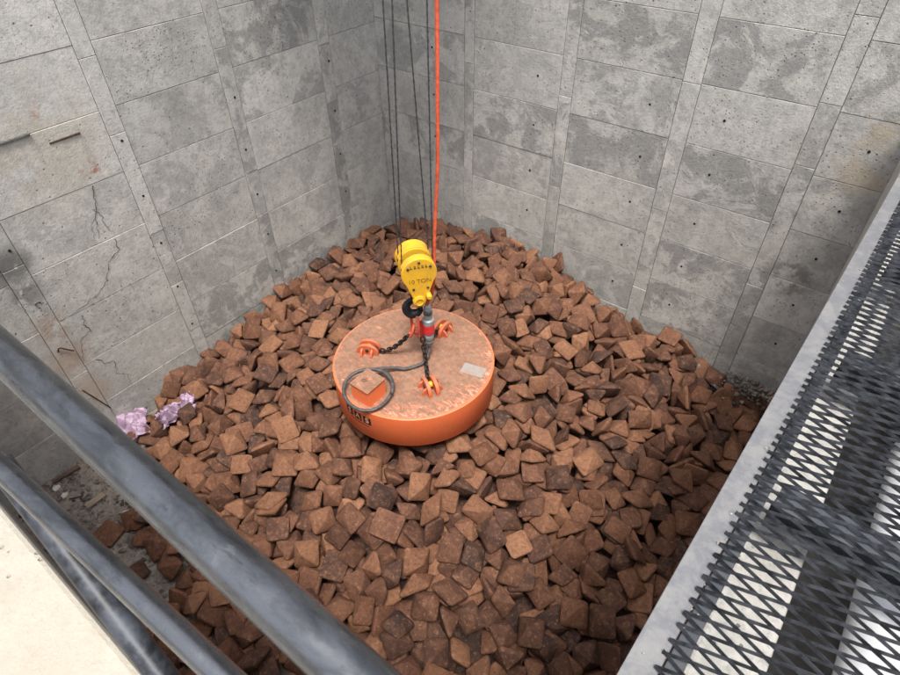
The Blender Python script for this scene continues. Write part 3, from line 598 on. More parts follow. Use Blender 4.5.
-2216,4586,837,48,-583,-811,-11,105,0,-1397,516,142,226,-926,190,-235,92,0,-3551,3134,775,965,-176,-45,-189,95,2,-4913,3196,368,331,116,-399,847,101,7,
-741,755,288,389,608,540,-433,97,3,-1332,-11,137,241,862,242,-374,92,4,-1273,4855,493,560,189,-234,772,106,6,-2319,503,228,722,338,256,547,92,8,
-161,3166,295,225,612,-733,-193,103,8,-3396,600,201,468,-14,-110,-877,96,5,-764,2545,455,665,44,-511,-544,107,1,-2015,2367,670,946,175,-204,179,100,7,
-3268,4054,972,224,-732,-553,329,103,2,-1469,5148,448,284,829,-424,-229,94,9,-2816,748,229,634,471,-254,-558,105,7,-4947,5063,442,127,-247,941,-192,95,3,
-2199,991,366,339,-931,-136,-4,107,7,-1599,2569,673,29,-16,278,-960,103,6,-2381,1154,365,325,-2,287,-901,106,5,-2063,4426,881,577,244,211,751,96,8,
-3350,2461,666,937,-45,-110,-328,105,1,-1322,1031,240,303,261,269,876,108,6,-775,1280,299,275,474,101,-830,106,1,-430,2276,344,265,901,225,-259,99,3,
-3771,625,46,999,0,0,38,96,6,-1860,1003,359,984,-129,-117,37,95,3,-3156,4864,924,153,-192,-202,-948,94,8,-4014,4576,893,144,915,342,155,94,3,
-2428,4768,800,606,-250,-65,-752,105,4,-2060,2171,631,254,24,924,286,102,7,-4777,1342,46,404,0,0,-915,101,9,-3042,749,219,904,322,38,-279,95,3,
-563,805,238,38,-277,-863,421,103,2,-2385,4122,993,40,-937,342,-61,94,6,-1215,3691,557,285,734,-608,99,95,4,-1734,3279,672,979,70,105,159,91,3,
-4707,1241,143,813,142,382,416,98,2,-1054,1534,352,951,156,103,-248,92,1,-1662,2552,752,565,-19,74,-822,98,2,-3430,2243,629,280,71,52,-956,106,8,
-4354,1910,297,343,104,20,933,102,6,-3183,4861,871,439,767,-435,-172,92,6,-610,2033,294,891,333,-73,-300,102,6,-788,3959,498,62,-761,548,341,104,7,
-2429,808,290,618,-31,414,-668,108,1,-2271,1327,399,944,162,-271,-92,92,2,-1670,1428,440,831,187,-485,197,103,5,-3840,4054,750,521,-62,-180,832,95,1,
-1270,1951,433,207,700,-679,79,104,1,-2895,1318,331,43,-115,-490,863,93,2,-4392,5159,678,285,-362,-131,-878,107,3,-3690,812,126,616,342,-145,694,102,4,
44,931,163,897,396,62,188,94,8,-4399,3439,592,80,-618,640,450,104,2,-1367,3036,694,250,-217,-205,-921,108,3,-4989,2349,306,481,-357,771,217,107,5,
-2648,1084,286,251,513,809,138,108,9,-443,4023,403,882,10,467,-61,102,8,-638,2486,277,194,-5,-103,976,94,7,-3367,1944,466,759,224,-266,550,105,2,
-1685,928,215,679,16,-17,733,102,7,-4125,1714,221,301,99,13,-948,92,7,-4175,2301,537,880,251,-14,402,98,1,-4063,1350,267,428,-208,-147,867,103,0,
-4331,1716,371,193,725,350,-561,99,5,-1262,5112,412,940,-102,-140,293,96,8,-3345,3805,969,984,-26,-78,156,93,6,-294,798,146,809,202,468,294,91,5,
-2247,3298,788,975,134,-151,88,101,2,-2780,5059,929,39,748,576,327,104,8,-3808,1956,553,248,167,-102,-949,98,7,-4263,1750,375,365,-35,-566,738,98,8,
-4644,3348,490,409,19,87,908,97,0,-669,2690,277,253,95,-21,963,97,6,-5000,4263,421,178,308,-922,155,95,7,-3618,1155,234,66,504,848,-148,107,1,
-1641,188,257,186,-308,308,-881,96,5,-2460,1744,540,415,239,152,-865,91,4,-1365,3362,579,310,63,447,837,92,4,-2303,2023,524,366,37,-55,928,101,9,
-2308,3693,807,875,-148,-94,-452,107,0,-1473,969,295,738,-184,-55,-646,106,1,-3907,4664,808,88,-80,90,-989,100,2,-3062,2839,741,418,260,-226,-841,93,2,
-2052,4918,811,642,447,249,571,107,6,-1990,3205,816,743,43,48,-666,90,1,-1049,2172,499,56,-490,867,72,94,7,-4688,2025,344,194,-472,-815,273,98,2,
-2733,4665,871,627,-97,54,771,108,4,-1240,3038,528,902,-15,295,316,92,9,-2715,315,119,361,-932,3,-1,98,5,-1722,2979,674,102,-14,-99,990,91,1,
-485,2785,449,245,-962,19,116,93,4,-2404,4970,807,183,89,-304,930,105,1,-164,4930,91,942,261,-15,-212,91,2,-545,315,161,390,-398,695,454,98,7,
-1039,5194,520,173,-984,29,7,100,0,50,3402,125,642,-125,179,735,99,4,-616,2614,377,175,354,901,180,95,9,-5033,2248,274,45,-12,888,457,106,7,-1279,823,302,68,598,550,579,92,8,
-3599,4894,941,2,245,965,-99,104,9,-1557,3932,584,941,-134,190,-245,96,9,-2266,1181,244,774,92,-108,617,94,9,-1001,2009,337,723,-199,383,-540,106,8,
-3985,1317,195,819,397,-60,410,106,6,-3827,2564,613,49,558,-828,-37,105,8,-254,1884,196,315,337,-140,876,101,7,11,2683,227,977,82,103,169,94,1,
-2180,2213,690,73,240,719,-649,101,8,-1949,1348,334,52,103,-324,939,91,8,-3356,1042,173,844,440,-29,306,96,2,-1217,3992,498,28,-135,990,2,93,9,
-673,4174,339,907,308,283,53,103,6,4,2204,170,60,367,-906,202,104,3,-1771,4064,697,394,40,-219,-892,100,2,-1482,2749,594,548,38,-359,755,105,8,
-5034,3425,441,255,-210,195,-924,107,2,-1203,222,219,738,-117,-658,94,94,7,-1650,817,319,576,-691,437,-17,99,2,-307,1279,233,291,-517,802,69,103,5,
-4352,1475,238,211,-222,-365,879,92,0,-2893,39,188,283,508,265,-769,100,6,-372,1259,255,425,2,-86,901,103,2,-1717,4035,639,910,31,120,395,90,7,
-3489,1713,374,748,34,-8,-662,99,8,13,5180,108,31,465,-855,-229,95,7,-1476,4090,618,249,958,-42,133,91,7,-1717,2950,766,894,-174,131,-392,91,3,
-4675,4030,651,394,94,-5,914,101,0,-3936,602,119,349,-55,280,893,98,0,-2126,4879,838,730,-75,-677,-51,95,8,-2805,387,276,548,-193,-292,760,100,9,
-3642,4752,836,292,-518,729,-339,102,2,-1674,4661,690,302,-199,-922,139,95,6,-1784,2805,642,106,48,33,993,97,9,-1366,1749,414,781,183,37,596,104,8,
-847,4486,472,564,138,-95,809,105,3,-1628,3655,750,259,-932,82,240,102,2,-2855,479,205,43,340,-939,-8,100,3,-955,5246,353,537,464,-595,376,99,5,
-1501,3242,672,479,395,179,-763,90,7,-480,929,204,235,-160,-230,931,97,9,-55,3281,301,249,-72,95,-961,107,0,-201,2465,219,272,849,-246,-380,107,2,
-1614,1582,352,539,-23,49,-841,95,9,-1091,295,118,307,380,-135,862,95,0,-3778,1957,486,532,816,40,223,99,8,-1761,3315,772,698,-266,259,612,100,3,
-3,3651,302,230,-972,-54,8,100,2,-1497,4841,611,913,60,66,398,106,2,-2092,1196,441,172,837,-512,-82,103,1,-4421,2763,570,728,-164,109,657,106,4,
-1482,3861,682,3,588,-799,122,94,9,-486,3154,406,518,-154,-281,-793,108,7,-1058,4288,514,106,-733,-665,97,106,0,-1884,3484,738,662,93,-181,-721,95,0,
55,922,117,107,-688,686,215,99,0,-1569,3718,624,903,27,202,378,92,5,-1495,3291,708,411,-871,232,-138,107,5,-3035,3345,858,269,521,810,15,99,2,
-620,5181,281,154,-202,-941,-223,101,1,-989,773,178,180,241,44,-952,91,4,-2560,4682,924,419,-45,224,878,90,1,-939,3101,499,790,122,-113,-590,94,1,
-2517,4881,928,645,-351,103,671,103,7,-1944,3385,828,184,-64,143,970,97,4,-2328,903,372,838,98,170,-509,93,2,-1667,3125,752,980,-190,63,-6,105,3,
-903,4910,283,386,105,183,898,91,2,-1155,1541,265,523,196,-6,829,91,5,-4622,3993,563,852,306,166,391,106,1,-1900,1117,233,979,84,23,-184,98,8,
-3564,1887,486,666,-40,-223,-710,106,9,29,2176,197,912,-189,-95,-351,93,6,5,-70,152,141,1,677,722,105,2,-3893,3189,748,223,842,318,375,106,8,
-1501,2629,606,794,468,-85,379,103,8,-4340,4004,702,63,741,-647,-171,94,3,-2437,1399,480,509,-256,201,-797,108,9,-3004,570,154,953,221,182,-104,92,0,
-824,4421,364,998,-47,-5,-48,102,7,-2908,4449,878,615,27,-41,-787,98,9,-4251,2369,502,979,129,-82,136,94,6,-390,4591,213,980,-131,71,135,101,8,
-154,2049,192,27,51,-956,-288,90,5,-2184,4831,752,47,888,-263,-375,102,8,-554,1901,302,906,269,264,-194,105,5,-1056,3577,569,377,593,625,339,106,9,
-4271,3232,687,110,511,832,186,95,6,-2187,4494,840,865,50,9,498,98,6,-1728,1976,515,84,261,962,-5,99,0,-975,1328,303,386,792,-469,60,97,4,-1878,1219,356,904,22,387,-180,102,1,
-2500,3868,996,380,-642,618,248,92,0,-1442,1811,536,290,-780,555,31,101,3,-4427,4438,642,486,116,-781,-375,106,9,-4263,1411,239,282,610,612,417,106,3,
-250,3862,279,728,-654,-187,83,100,8,-2241,5017,736,85,-49,161,-982,104,5,-3245,4447,894,373,66,129,916,95,9,-1602,4807,611,23,-956,260,131,98,4,
-4132,1145,173,78,623,758,177,91,5,-320,1729,159,710,240,-255,611,93,7,-3209,3190,798,923,83,-331,177,91,5,-1234,1730,473,654,-18,151,741,101,9,
-3132,2000,646,140,150,236,-950,98,2,-1786,4464,820,131,-98,-65,-984,105,8,-4552,5185,586,996,72,26,-55,108,8,-1035,2601,554,226,-106,949,193,94,1,
-2408,3928,865,212,-919,-240,-232,97,4,-1207,4649,477,1,-77,303,950,108,9,-4223,1840,312,345,-121,415,-833,95,0,-770,3614,409,711,-271,-179,623,93,2,
-2806,1934,614,322,5,-887,332,101,4,-823,4948,413,102,366,-925,-6,102,4,-4310,4963,627,977,-207,-56,7,105,2,-4240,1274,212,573,793,-123,165,97,5,
-4886,2040,283,118,-646,496,568,99,7,-1636,2212,642,227,-399,455,763,104,7,-46,1461,125,203,312,64,-926,92,7,0,3011,258,792,104,93,594,100,2,
-2627,1469,499,291,175,110,-934,95,2,-220,2491,358,249,145,83,954,93,1,-4971,4462,562,964,107,-62,237,105,9,-5058,4462,474,468,344,-806,-118,107,5,
-1976,3811,696,999,-12,42,-3,106,9,-2522,-27,120,634,-234,-313,-667,92,8,-4044,1029,91,802,-174,-121,558,108,7,-657,405,46,283,0,-1,-959,96,5,
-372,2063,285,500,357,-789,5,100,7,-3150,481,76,361,-146,57,919,97,4,-778,940,200,574,-111,-73,808,102,7,-4754,3770,594,741,-170,85,644,105,3,
-2859,3509,874,198,193,-224,-935,99,4,-3701,1472,274,220,286,190,-913,96,9,-674,3872,288,62,-130,-81,-986,93,7,-1799,3636,691,718,7,29,696,98,9,
-2462,2003,576,774,-129,-172,-596,92,6,-1193,5158,418,47,984,-51,167,107,2,-2014,1987,559,689,-201,-74,-692,98,9,-295,3745,342,629,-626,-414,202,108,6,
-2191,1307,341,120,-3,-237,964,105,2,-1917,4808,763,195,903,326,200,101,3,-771,3719,414,745,-453,-1,490,91,4,-4725,1147,120,181,-367,-896,173,99,3,
-3043,3968,1012,947,-171,-6,-272,102,6,-1692,3500,770,594,-291,-730,-174,96,5,-2392,1225,293,644,-19,-27,764,93,9,-1906,3070,663,661,15,85,-745,106,4,
-994,3947,506,734,266,-367,505,95,6,-3907,870,74,128,134,-17,983,104,7,-1300,4090,492,621,-48,-177,-762,92,7,-4138,2598,537,912,-292,-93,273,92,8,
-4164,4261,765,39,327,-100,-939,107,8,-4837,3181,433,537,-135,199,-809,91,1,-1588,2879,756,602,244,318,690,102,7,-3435,3563,799,900,71,-412,119,90,8,
-4059,690,109,279,63,-334,-898,104,2,-1625,2962,664,2,223,970,100,95,3,-1204,3753,528,656,-118,278,692,98,3,-3561,2690,619,933,-17,-160,323,104,8,
-4514,2418,360,858,13,-62,-510,103,3,-4938,1557,99,832,174,-120,-513,106,0,-2468,4128,866,932,128,52,335,95,0,-2858,3128,783,653,223,228,-687,101,2,
-3709,5006,819,334,477,810,-69,94,5,32,465,154,481,-848,174,137,101,8,-1484,421,151,323,286,898,86,103,3,-3985,5032,734,885,99,-368,-268,94,2,
-3097,2478,728,973,212,-65,69,92,3,-4064,5203,716,456,-459,735,205,90,6,-1781,445,161,747,-201,-215,-596,104,6,-4324,2640,453,207,-109,81,969,92,4,
-3277,3687,889,424,547,-556,460,93,8,-3923,4385,867,637,-36,128,759,105,4,-2826,2078,637,201,353,-470,784,97,9,-4960,3032,328,397,-337,-290,-803,95,2,
-2257,3541,904,782,-217,215,-544,106,4,-674,3627,378,419,-209,-307,828,96,8,52,3440,224,48,114,226,966,108,9,-1692,785,364,764,264,-266,526,100,0,
-4237,3037,532,252,-154,-191,936,103,0,-4533,3378,598,24,789,-326,-521,102,0,-3854,3026,668,506,-148,-22,849,103,4,-52,2770,173,581,124,-123,-795,96,3,
-1731,1754,542,40,561,721,-404,99,3,106,3014,246,356,578,106,727,94,9,-407,472,98,823,-320,200,-424,91,8,-3728,2530,635,967,-139,88,-196,90,5,
-4947,4292,489,644,-391,-335,-566,91,3,-294,2718,436,416,388,-806,163,96,3,-4913,3798,480,748,-465,70,-468,98,8,-5,4298,255,761,49,-42,-646,99,8,
-1683,49,73,541,70,108,831,107,6,-1256,3474,576,366,352,-850,139,105,5,-3977,3349,703,386,276,78,-877,105,4,-4835,2418,361,20,383,900,-207,92,9,
-2032,3932,789,101,-752,642,-107,94,7,57,202,116,135,667,720,-135,105,9,-3638,1381,395,201,-581,-775,144,102,7,-2058,3930,793,989,10,-147,-21,93,6,
-810,364,240,315,481,-810,111,108,7,-4220,3360,572,14,-301,31,953,99,1,-1573,1866,434,308,-510,742,307,95,2,-1663,4985,635,440,-623,142,631,91,2,
-1629,132,121,308,-164,-136,-927,90,4,-755,3431,365,876,-272,162,-364,102,1,-4344,3634,579,21,709,-675,205,95,4,-923,1749,417,45,-454,-85,-886,96,8,
-4311,3566,667,638,-130,-66,-756,106,3,-2038,5109,672,4,129,672,729,94,5,-1196,4261,545,737,-22,-644,-204,102,1,-1726,2404,651,503,-2,-145,852,91,2,
-2016,162,174,195,-147,-370,-896,100,2,-4473,3175,533,235,-614,-720,225,98,8,-4618,3213,444,207,-80,-101,970,91,3,-4183,4151,663,720,-105,-251,639,93,5,
-3200,1655,393,923,38,-72,-376,102,3,-443,1889,233,41,88,965,245,92,0,-3007,2015,564,968,68,231,-71,91,6,-1183,1158,241,893,309,-1,328,95,0,-1798,3205,769,705,-69,-212,-673,92,0,
-802,3083,396,921,124,124,-347,107,6,-317,4456,244,548,-808,213,42,91,4,-156,3478,200,330,-161,284,-886,98,8,-604,4399,347,336,914,-150,170,102,0,
-1643,3766,777,641,-486,-500,-321,95,5,-1402,3647,629,546,207,-401,-706,93,7,-4168,1048,229,645,143,25,750,98,6,-2316,603,221,152,-862,-26,483,98,7,
-1330,2197,499,314,-903,291,-26,101,1,-961,5109,265,61,77,16,995,92,8,-4092,1507,284,20,71,-935,-346,103,5,-1637,5173,459,412,257,119,866,99,4,
-1096,982,168,44,36,157,986,94,4,-423,1153,119,271,303,163,-899,94,2,-2404,1897,578,309,881,-358,8,99,8,-1486,4835,513,892,-5,-10,-452,92,9,-4276,4765,683,880,115,-160,-431,99,9,
-4688,1815,239,202,206,-877,-385,102,3,-81,1707,238,876,-20,127,465,108,3,-4052,2178,579,4,966,213,-145,106,5,-4896,3477,481,511,-58,-731,449,96,6,
-778,2861,507,73,-260,814,514,95,2,-172,5048,103,264,-913,-300,78,98,4,-3036,2214,614,288,-41,194,-937,100,9,-30,1904,145,769,-151,-155,-601,105,9,
-1660,5061,562,241,-907,342,50,95,1,-2225,487,75,427,76,91,-897,105,8,-2773,4615,939,505,33,-161,847,97,4,-4864,4165,471,9,-832,-553,33,98,0,
-1938,3050,765,707,-125,-125,-685,97,1,-4527,1042,87,357,210,83,-906,94,7,-4993,1492,130,547,-212,-450,674,106,8,-2294,3878,900,858,294,139,398,91,7,
-1885,3900,807,180,254,26,950,101,4,-3336,4792,874,321,534,763,171,94,5,-3208,3960,902,11,-114,-986,117,92,1,-4479,1726,204,886,422,160,104,92,3,
-259,3600,226,291,66,31,954,91,2,-4896,4559,484,205,849,-476,104,108,0,-3484,3386,799,80,-748,-615,-236,107,1,-3638,2423,582,967,-14,-228,111,92,8,
-3864,1201,201,468,111,257,838,91,5,-4685,2309,334,966,51,-79,240,93,9,-66,4496,154,880,430,203,-24,93,5,82,1965,186,512,461,405,601,92,0,-4816,1376,143,494,118,307,805,92,7,
-1005,510,130,986,-41,82,138,96,7,-3292,1798,496,149,-449,-868,-151,99,3,-3899,1826,386,928,-30,47,-368,100,3,-3819,1080,154,325,536,-234,743,102,3,
-962,1049,265,113,497,846,158,105,1,-2668,1987,613,43,484,-870,-84,94,6,-3059,837,217,500,-827,9,-257,100,8,-2287,174,156,300,-455,-838,21,99,3,
-1933,832,341,3,993,99,-71,101,4,-3878,798,139,831,203,-67,513,91,9,105,1776,136,882,76,-464,-22,92,9,-3362,464,103,943,333,6,18,107,4,-1074,2818,615,863,148,6,-483,95,3,
-1779,516,194,890,-430,-100,112,107,0,-3836,2934,607,894,102,-149,410,93,1,-1838,4523,744,23,930,-223,-290,99,0,-3822,3265,722,136,363,870,305,102,2,
-1451,4838,451,789,-193,107,-573,100,9,-1439,2040,497,12,134,170,976,90,1,-1773,728,230,187,244,-165,937,98,9,-2998,5021,899,274,-529,-800,70,95,5,
-4966,2969,371,586,737,-337,-35,105,5,-3445,2513,681,885,-283,-157,334,94,2,-698,1591,222,781,33,96,-617,104,4,-369,5,137,101,641,-670,360,98,8,
-989,4292,507,821,-69,127,-552,107,1,-4587,3536,546,701,354,25,619,95,8,-4884,2642,442,194,651,71,730,104,2,-3207,5019,864,963,-78,226,-128,99,2,
-2473,4834,944,190,606,-626,452,108,0,-5045,1760,265,535,-255,297,-749,92,3,-5089,3476,388,74,-504,126,-851,100,6,-866,1134,157,273,48,-79,957,104,5,
-3982,3468,652,629,12,-31,-777,92,5,-4323,2827,509,108,312,869,369,93,0,-187,2860,247,345,720,-600,44,103,5,-3580,5176,833,249,-415,867,122,104,8,
-90,3782,218,66,-819,564,-87,99,4,-1154,1671,324,775,-43,59,628,99,1,-17,5022,83,834,73,143,-528,102,1,13,4123,150,171,-177,137,960,96,1,-4479,4721,598,131,682,708,129,104,0,
-249,5069,220,143,103,-860,-479,91,3,-3117,1405,468,67,969,163,174,102,9,-544,3923,324,638,-567,324,-408,91,1,-2042,4480,812,225,-841,460,-174,100,3,
-3828,3967,781,824,235,-138,497,98,9,-3541,4932,821,902,-76,-299,-302,95,3,-3862,2414,583,5,777,595,-204,100,4,-1404,1502,332,809,66,6,584,102,3,
-980,4592,436,130,964,-223,65,94,9,-339,4295,234,417,749,-157,-491,95,2,-4459,4023,598,155,-314,-37,-936,97,4,-4447,3840,589,10,-168,-884,437,102,0,
-3659,2802,657,62,-936,-129,-321,97,9,-128,2624,207,693,408,-176,-568,105,2,-2515,850,261,927,331,54,-169,97,7,-4621,2923,495,480,48,-828,-287,103,3,
-4047,3633,681,218,-218,177,935,107,0,-3519,2822,723,307,-193,203,-910,97,0,-2333,5147,706,546,105,45,830,103,7,-35,2005,268,79,805,462,363,99,3,
-2394,2083,681,394,-839,-36,374,97,4,-4107,894,93,843,283,-144,-434,92,9,-2635,4138,1007,36,398,115,910,97,6,-4031,4897,728,592,399,-128,-688,90,9,
-1108,1207,306,399,183,20,898,95,0,-2096,2104,704,95,-236,394,-883,101,2,-4101,4749,799,845,-298,-76,437,99,0,-5059,3240,497,24,224,84,971,99,2,
-2459,380,193,808,-66,318,492,93,9,66,1482,197,735,-164,299,-585,101,6,-3302,3462,935,993,-94,57,46,102,7,-3966,4936,737,13,925,-135,354,106,6,
-1854,4765,722,286,265,890,-239,103,2,-4375,2509,444,73,-16,997,-26,100,9,-4194,3595,566,965,-44,-255,-38,92,1,-2952,3848,870,112,231,-908,-333,92,0,
-4088,3164,680,281,-943,-32,-179,97,9,-2654,-5,175,690,582,312,298,90,0,-3803,1647,363,98,155,-983,32,103,3,-1386,2363,522,144,19,-410,-900,95,4,
-2968,1013,250,905,6,-349,244,101,0,-1049,4655,487,281,931,-185,138,99,3,-4163,1997,466,165,-799,474,-332,106,2,-92,1729,117,77,210,-863,-452,94,8,
-4649,1971,192,802,157,-303,491,100,2,-1173,28,102,200,115,-246,-941,98,5,-1102,4747,533,361,-383,547,651,98,4,-1998,1536,553,95,52,-247,963,104,6,
-2465,3236,800,215,119,118,962,99,8,-5045,4648,526,106,-268,-72,955,96,8,-772,891,285,879,-130,62,-455,102,7,59,4545,228,622,29,4,783,91,2,-684,1501,350,113,-210,659,-713,93,0,
-4401,1106,187,35,26,129,-991,105,7,-1442,5013,472,499,838,-158,-153,102,4,-4987,4038,423,309,-714,-617,117,91,2,-4519,1354,122,277,952,128,-8,97,5,
-3082,1950,498,898,222,-52,376,104,8,-3191,948,197,914,-368,-170,13,96,2,-2836,931,242,663,-142,720,148,104,5,-21,3236,149,227,226,-947,-19,97,7,
-4703,4748,475,575,-223,-2,787,106,6,-748,5095,275,296,615,-730,-32,105,6,-4082,2833,523,969,147,-114,-164,98,8,-4759,1775,118,68,750,655,66,100,3,
-4049,3771,783,87,-833,428,-339,105,8,-2506,584,235,953,-241,183,-19,91,8,-4837,3424,503,792,-140,577,141,94,1,-3398,3225,815,379,-522,737,201,93,9,
-3075,4525,908,200,122,-118,965,93,9,-2556,1135,327,625,-337,6,-705,103,6,-1406,3075,543,936,-45,219,273,98,4,-909,1876,326,167,231,-543,-790,98,9,
-3732,2291,596,623,-375,-417,545,97,4,-3197,2264,692,189,52,-150,-969,93,6,-350,2627,348,96,-225,107,-964,95,7,-2954,4783,868,863,-72,-183,465,103,2,
-261,3575,394,927,-245,210,193,105,5,-2933,4930,933,979,7,-59,-195,99,4,53,4491,132,130,-851,-250,-443,101,5,-5031,1985,163,217,-81,-41,972,92,7,
-72,4688,46,73,3,0,997,92,1,-2914,5120,788,665,-21,35,-745,105,8,-3486,3762,748,37,-100,-142,984,94,1,-1669,1176,252,729,-9,-42,-683,97,9,-541,5201,184,112,-653,698,271,100,4,
-485,4065,217,810,-91,134,-564,91,9,-3003,972,193,254,-735,601,-187,99,0,-4569,4151,584,314,-768,-546,114,102,3,-3766,4522,817,192,-863,423,198,100,2,
-3087,3485,778,158,30,156,-975,97,1,-5028,4713,358,260,-77,35,962,101,9,-574,2097,242,889,87,9,449,92,2,-568,4569,310,425,103,-895,85,95,5,-759,3874,405,125,22,953,-277,94,3,
-782,5124,333,191,-10,107,976,92,8,-3960,3913,771,242,-248,-901,259,96,9,-4404,2510,519,102,-745,-640,-156,106,1,-1222,2275,533,447,-268,-80,-850,104,6,
-1801,4336,858,281,724,-586,232,105,5,-1216,5011,476,354,553,-479,583,102,5,-1182,3951,610,223,189,-547,-784,108,0,-284,2280,376,119,-160,-980,-1,91,0,
-1917,4240,818,885,-224,88,-398,93,0,-976,430,177,919,198,138,312,106,5,-2698,1260,376,938,221,-268,-8,90,6,-3623,4309,892,971,-72,228,14,98,7,
-3713,3786,694,229,-82,-141,960,94,8,-416,3361,276,204,-117,23,-972,91,9,-2183,1785,585,167,848,442,-239,99,5,-2418,5025,766,282,182,-14,-942,91,8,
-4679,5147,512,632,403,197,632,94,6,-1489,1013,268,179,675,-712,72,95,3,-2079,4632,690,779,-53,63,-622,98,9,-4463,4901,536,135,-135,-79,978,97,6,
-1476,1940,454,548,-479,-320,-606,99,2,-4878,3305,356,840,213,-245,435,100,4,-4887,4682,506,55,-466,-792,389,94,3,-2827,3483,826,975,-218,-26,4,98,9,
-941,4218,400,884,168,46,-434,106,1,-3454,4223,923,245,-931,-269,-20,97,1,-2055,4659,770,523,19,-147,839,103,6,-4719,3965,517,668,142,-1,731,93,1,
-2456,3560,891,738,215,-151,-622,107,1,-3354,4092,996,394,-604,-192,666,95,3,-3439,818,207,867,-385,-317,-17,107,8,-2181,1773,698,87,-970,36,223,99,2,
-742,2550,393,156,-720,477,-480,95,2,-207,1603,189,87,-282,945,-138,94,4,-4454,2239,434,279,363,-592,-663,91,5,-1696,1092,394,882,19,57,-468,96,8,
-1083,4385,408,49,-66,27,-996,103,6,-4917,4997,334,370,358,835,-194,90,7,-3419,891,149,288,-347,844,289,103,4,-3052,1190,173,961,209,2,-181,101,6,
-4452,2906,408,949,85,-184,240,93,9,-4842,3666,402,802,49,-187,-566,103,1,-2730,16,102,212,-35,-976,-17,93,3,-2170,4995,645,554,113,140,813,90,4,
-609,4992,169,518,-136,8,-844,95,5,-3064,4910,800,460,-25,35,887,90,8,-2029,2588,656,936,5,10,351,98,0,-704,4298,260,526,-54,62,-847,99,0,-2004,612,129,497,134,157,-843,97,9,
-3028,4176,870,1000,20,1,-1,105,8,-4993,3323,318,113,-479,843,217,99,6,-3298,5102,836,171,822,538,-71,98,9,-1143,4124,428,175,13,35,984,96,0,
-246,1830,141,125,432,-825,-343,95,6,-4351,1954,364,328,144,268,895,93,0,-2042,4060,706,295,128,25,946,108,8,-1337,1841,343,840,67,50,537,95,7,
-2598,5058,807,331,916,-195,115,91,8,-2019,4151,790,998,-42,-53,-17,104,7,-3875,3780,690,568,181,-101,-797,97,5,-3835,4310,785,530,-79,167,-827,104,6,
-3231,5210,881,146,-410,694,-573,93,8,-4092,4303,794,248,-518,770,-276,103,0,-3703,4435,880,137,-747,475,444,98,2,-509,4760,279,924,-109,-364,40,100,8,
-2378,4218,887,869,-173,238,-399,102,8,-1137,940,239,765,19,84,-638,102,9,-4284,5199,726,979,-149,125,52,93,7,-4192,1065,166,643,-1,-151,751,101,3,
-3132,3587,887,768,-608,126,156,95,6,-1366,3967,590,811,419,48,406,90,6,-198,239,183,408,231,-838,278,104,0,-4696,3509,561,147,419,-736,-512,100,0,
-1095,103,132,907,-395,140,45,106,4,-3407,1071,312,959,179,215,-41,97,5,-3597,716,170,208,-9,796,-568,102,8,-4548,4146,702,206,964,156,-57,96,0,
-4029,2986,669,4,735,668,120,94,8,-785,4727,391,810,-472,252,-240,103,4,-4686,5046,646,197,-276,-924,-177,100,4,-636,-15,157,163,605,-516,584,101,9,
-1103,104,224,978,-40,143,-150,95,4,-2082,4139,848,579,233,-35,-781,99,9,-1237,1549,534,284,955,-84,20,106,0,-1206,4858,383,262,52,148,952,95,4,
-136,3298,173,291,311,-817,-389,106,8,-525,488,85,739,-149,-105,-649,94,0,-1190,855,143,614,-18,38,-788,96,0,-3916,1145,131,261,-825,-381,-325,93,5,
-3226,821,170,543,-829,-104,-81,93,2,-3466,3059,723,123,-73,-80,986,107,7,-1496,265,49,650,-7,-9,760,97,3,16,78,46,259,0,0,966,100,1,-3208,2944,765,424,-136,-46,-894,102,1,
-4054,3915,651,639,203,7,-742,94,5,-4572,3784,472,459,48,-32,-886,107,4,-4582,1732,74,888,86,-92,442,91,7,30,2714,115,171,-10,65,-983,99,0,-712,624,134,326,-733,-569,179,100,1,
-4557,2043,336,153,-423,-893,29,95,1,-4280,4354,602,802,132,-288,-507,96,1,-2979,728,84,811,113,-106,564,104,1,-3202,3609,752,120,-17,-42,992,94,1,
-5030,2868,252,147,-23,-17,989,98,4,-3255,3282,822,255,-393,112,876,91,6,-1847,229,113,868,-116,313,368,105,5,-3845,4710,734,694,-56,0,718,98,6,
-527,16,110,283,169,942,-54,93,0,-3750,850,95,103,604,-777,-143,91,9,45,1544,110,125,-672,-711,-169,100,3,-1250,646,125,623,116,93,-768,97,6,
-619,1026,88,77,161,-40,983,108,1,-4726,4270,491,346,63,37,-935,94,4,-3673,4057,847,82,-879,-127,-453,101,7,-834,432,108,3,41,999,-30,104,9,-3927,4252,791,172,-159,-970,-72,95,9,
-4430,1931,212,12,-107,-299,948,93,6,-2169,3198,708,419,-38,113,-900,101,6,-1113,-15,46,0,0,0,-1000,103,8,-2443,580,97,720,160,-177,651,106,0,
-597,850,122,252,-794,-551,45,99,3,-4696,4070,444,534,-131,-186,814,93,8,-139,593,150,306,885,290,-195,101,8,-3648,1103,111,304,-803,-493,138,94,9,
-279,994,121,211,-218,951,57,104,1,-275,1394,51,870,-20,13,-493,101,4,-330,1192,88,615,-44,-148,773,108,3,-4747,2854,355,15,-944,-1,-331,96,6,
-140,917,46,665,0,0,-747,92,5,-873,-7,136,259,780,-384,420,97,2,-2792,2272,682,414,-850,-307,-105,106,0,-733,4843,262,214,-215,102,-947,105,9,
48,1069,106,59,-106,967,223,93,7,-1588,517,181,402,743,311,436,104,5,-96,3557,160,161,-918,-338,132,102,1,-3148,2477,643,885,8,6,466,91,1,-4822,2604,386,163,-614,625,-454,104,5,
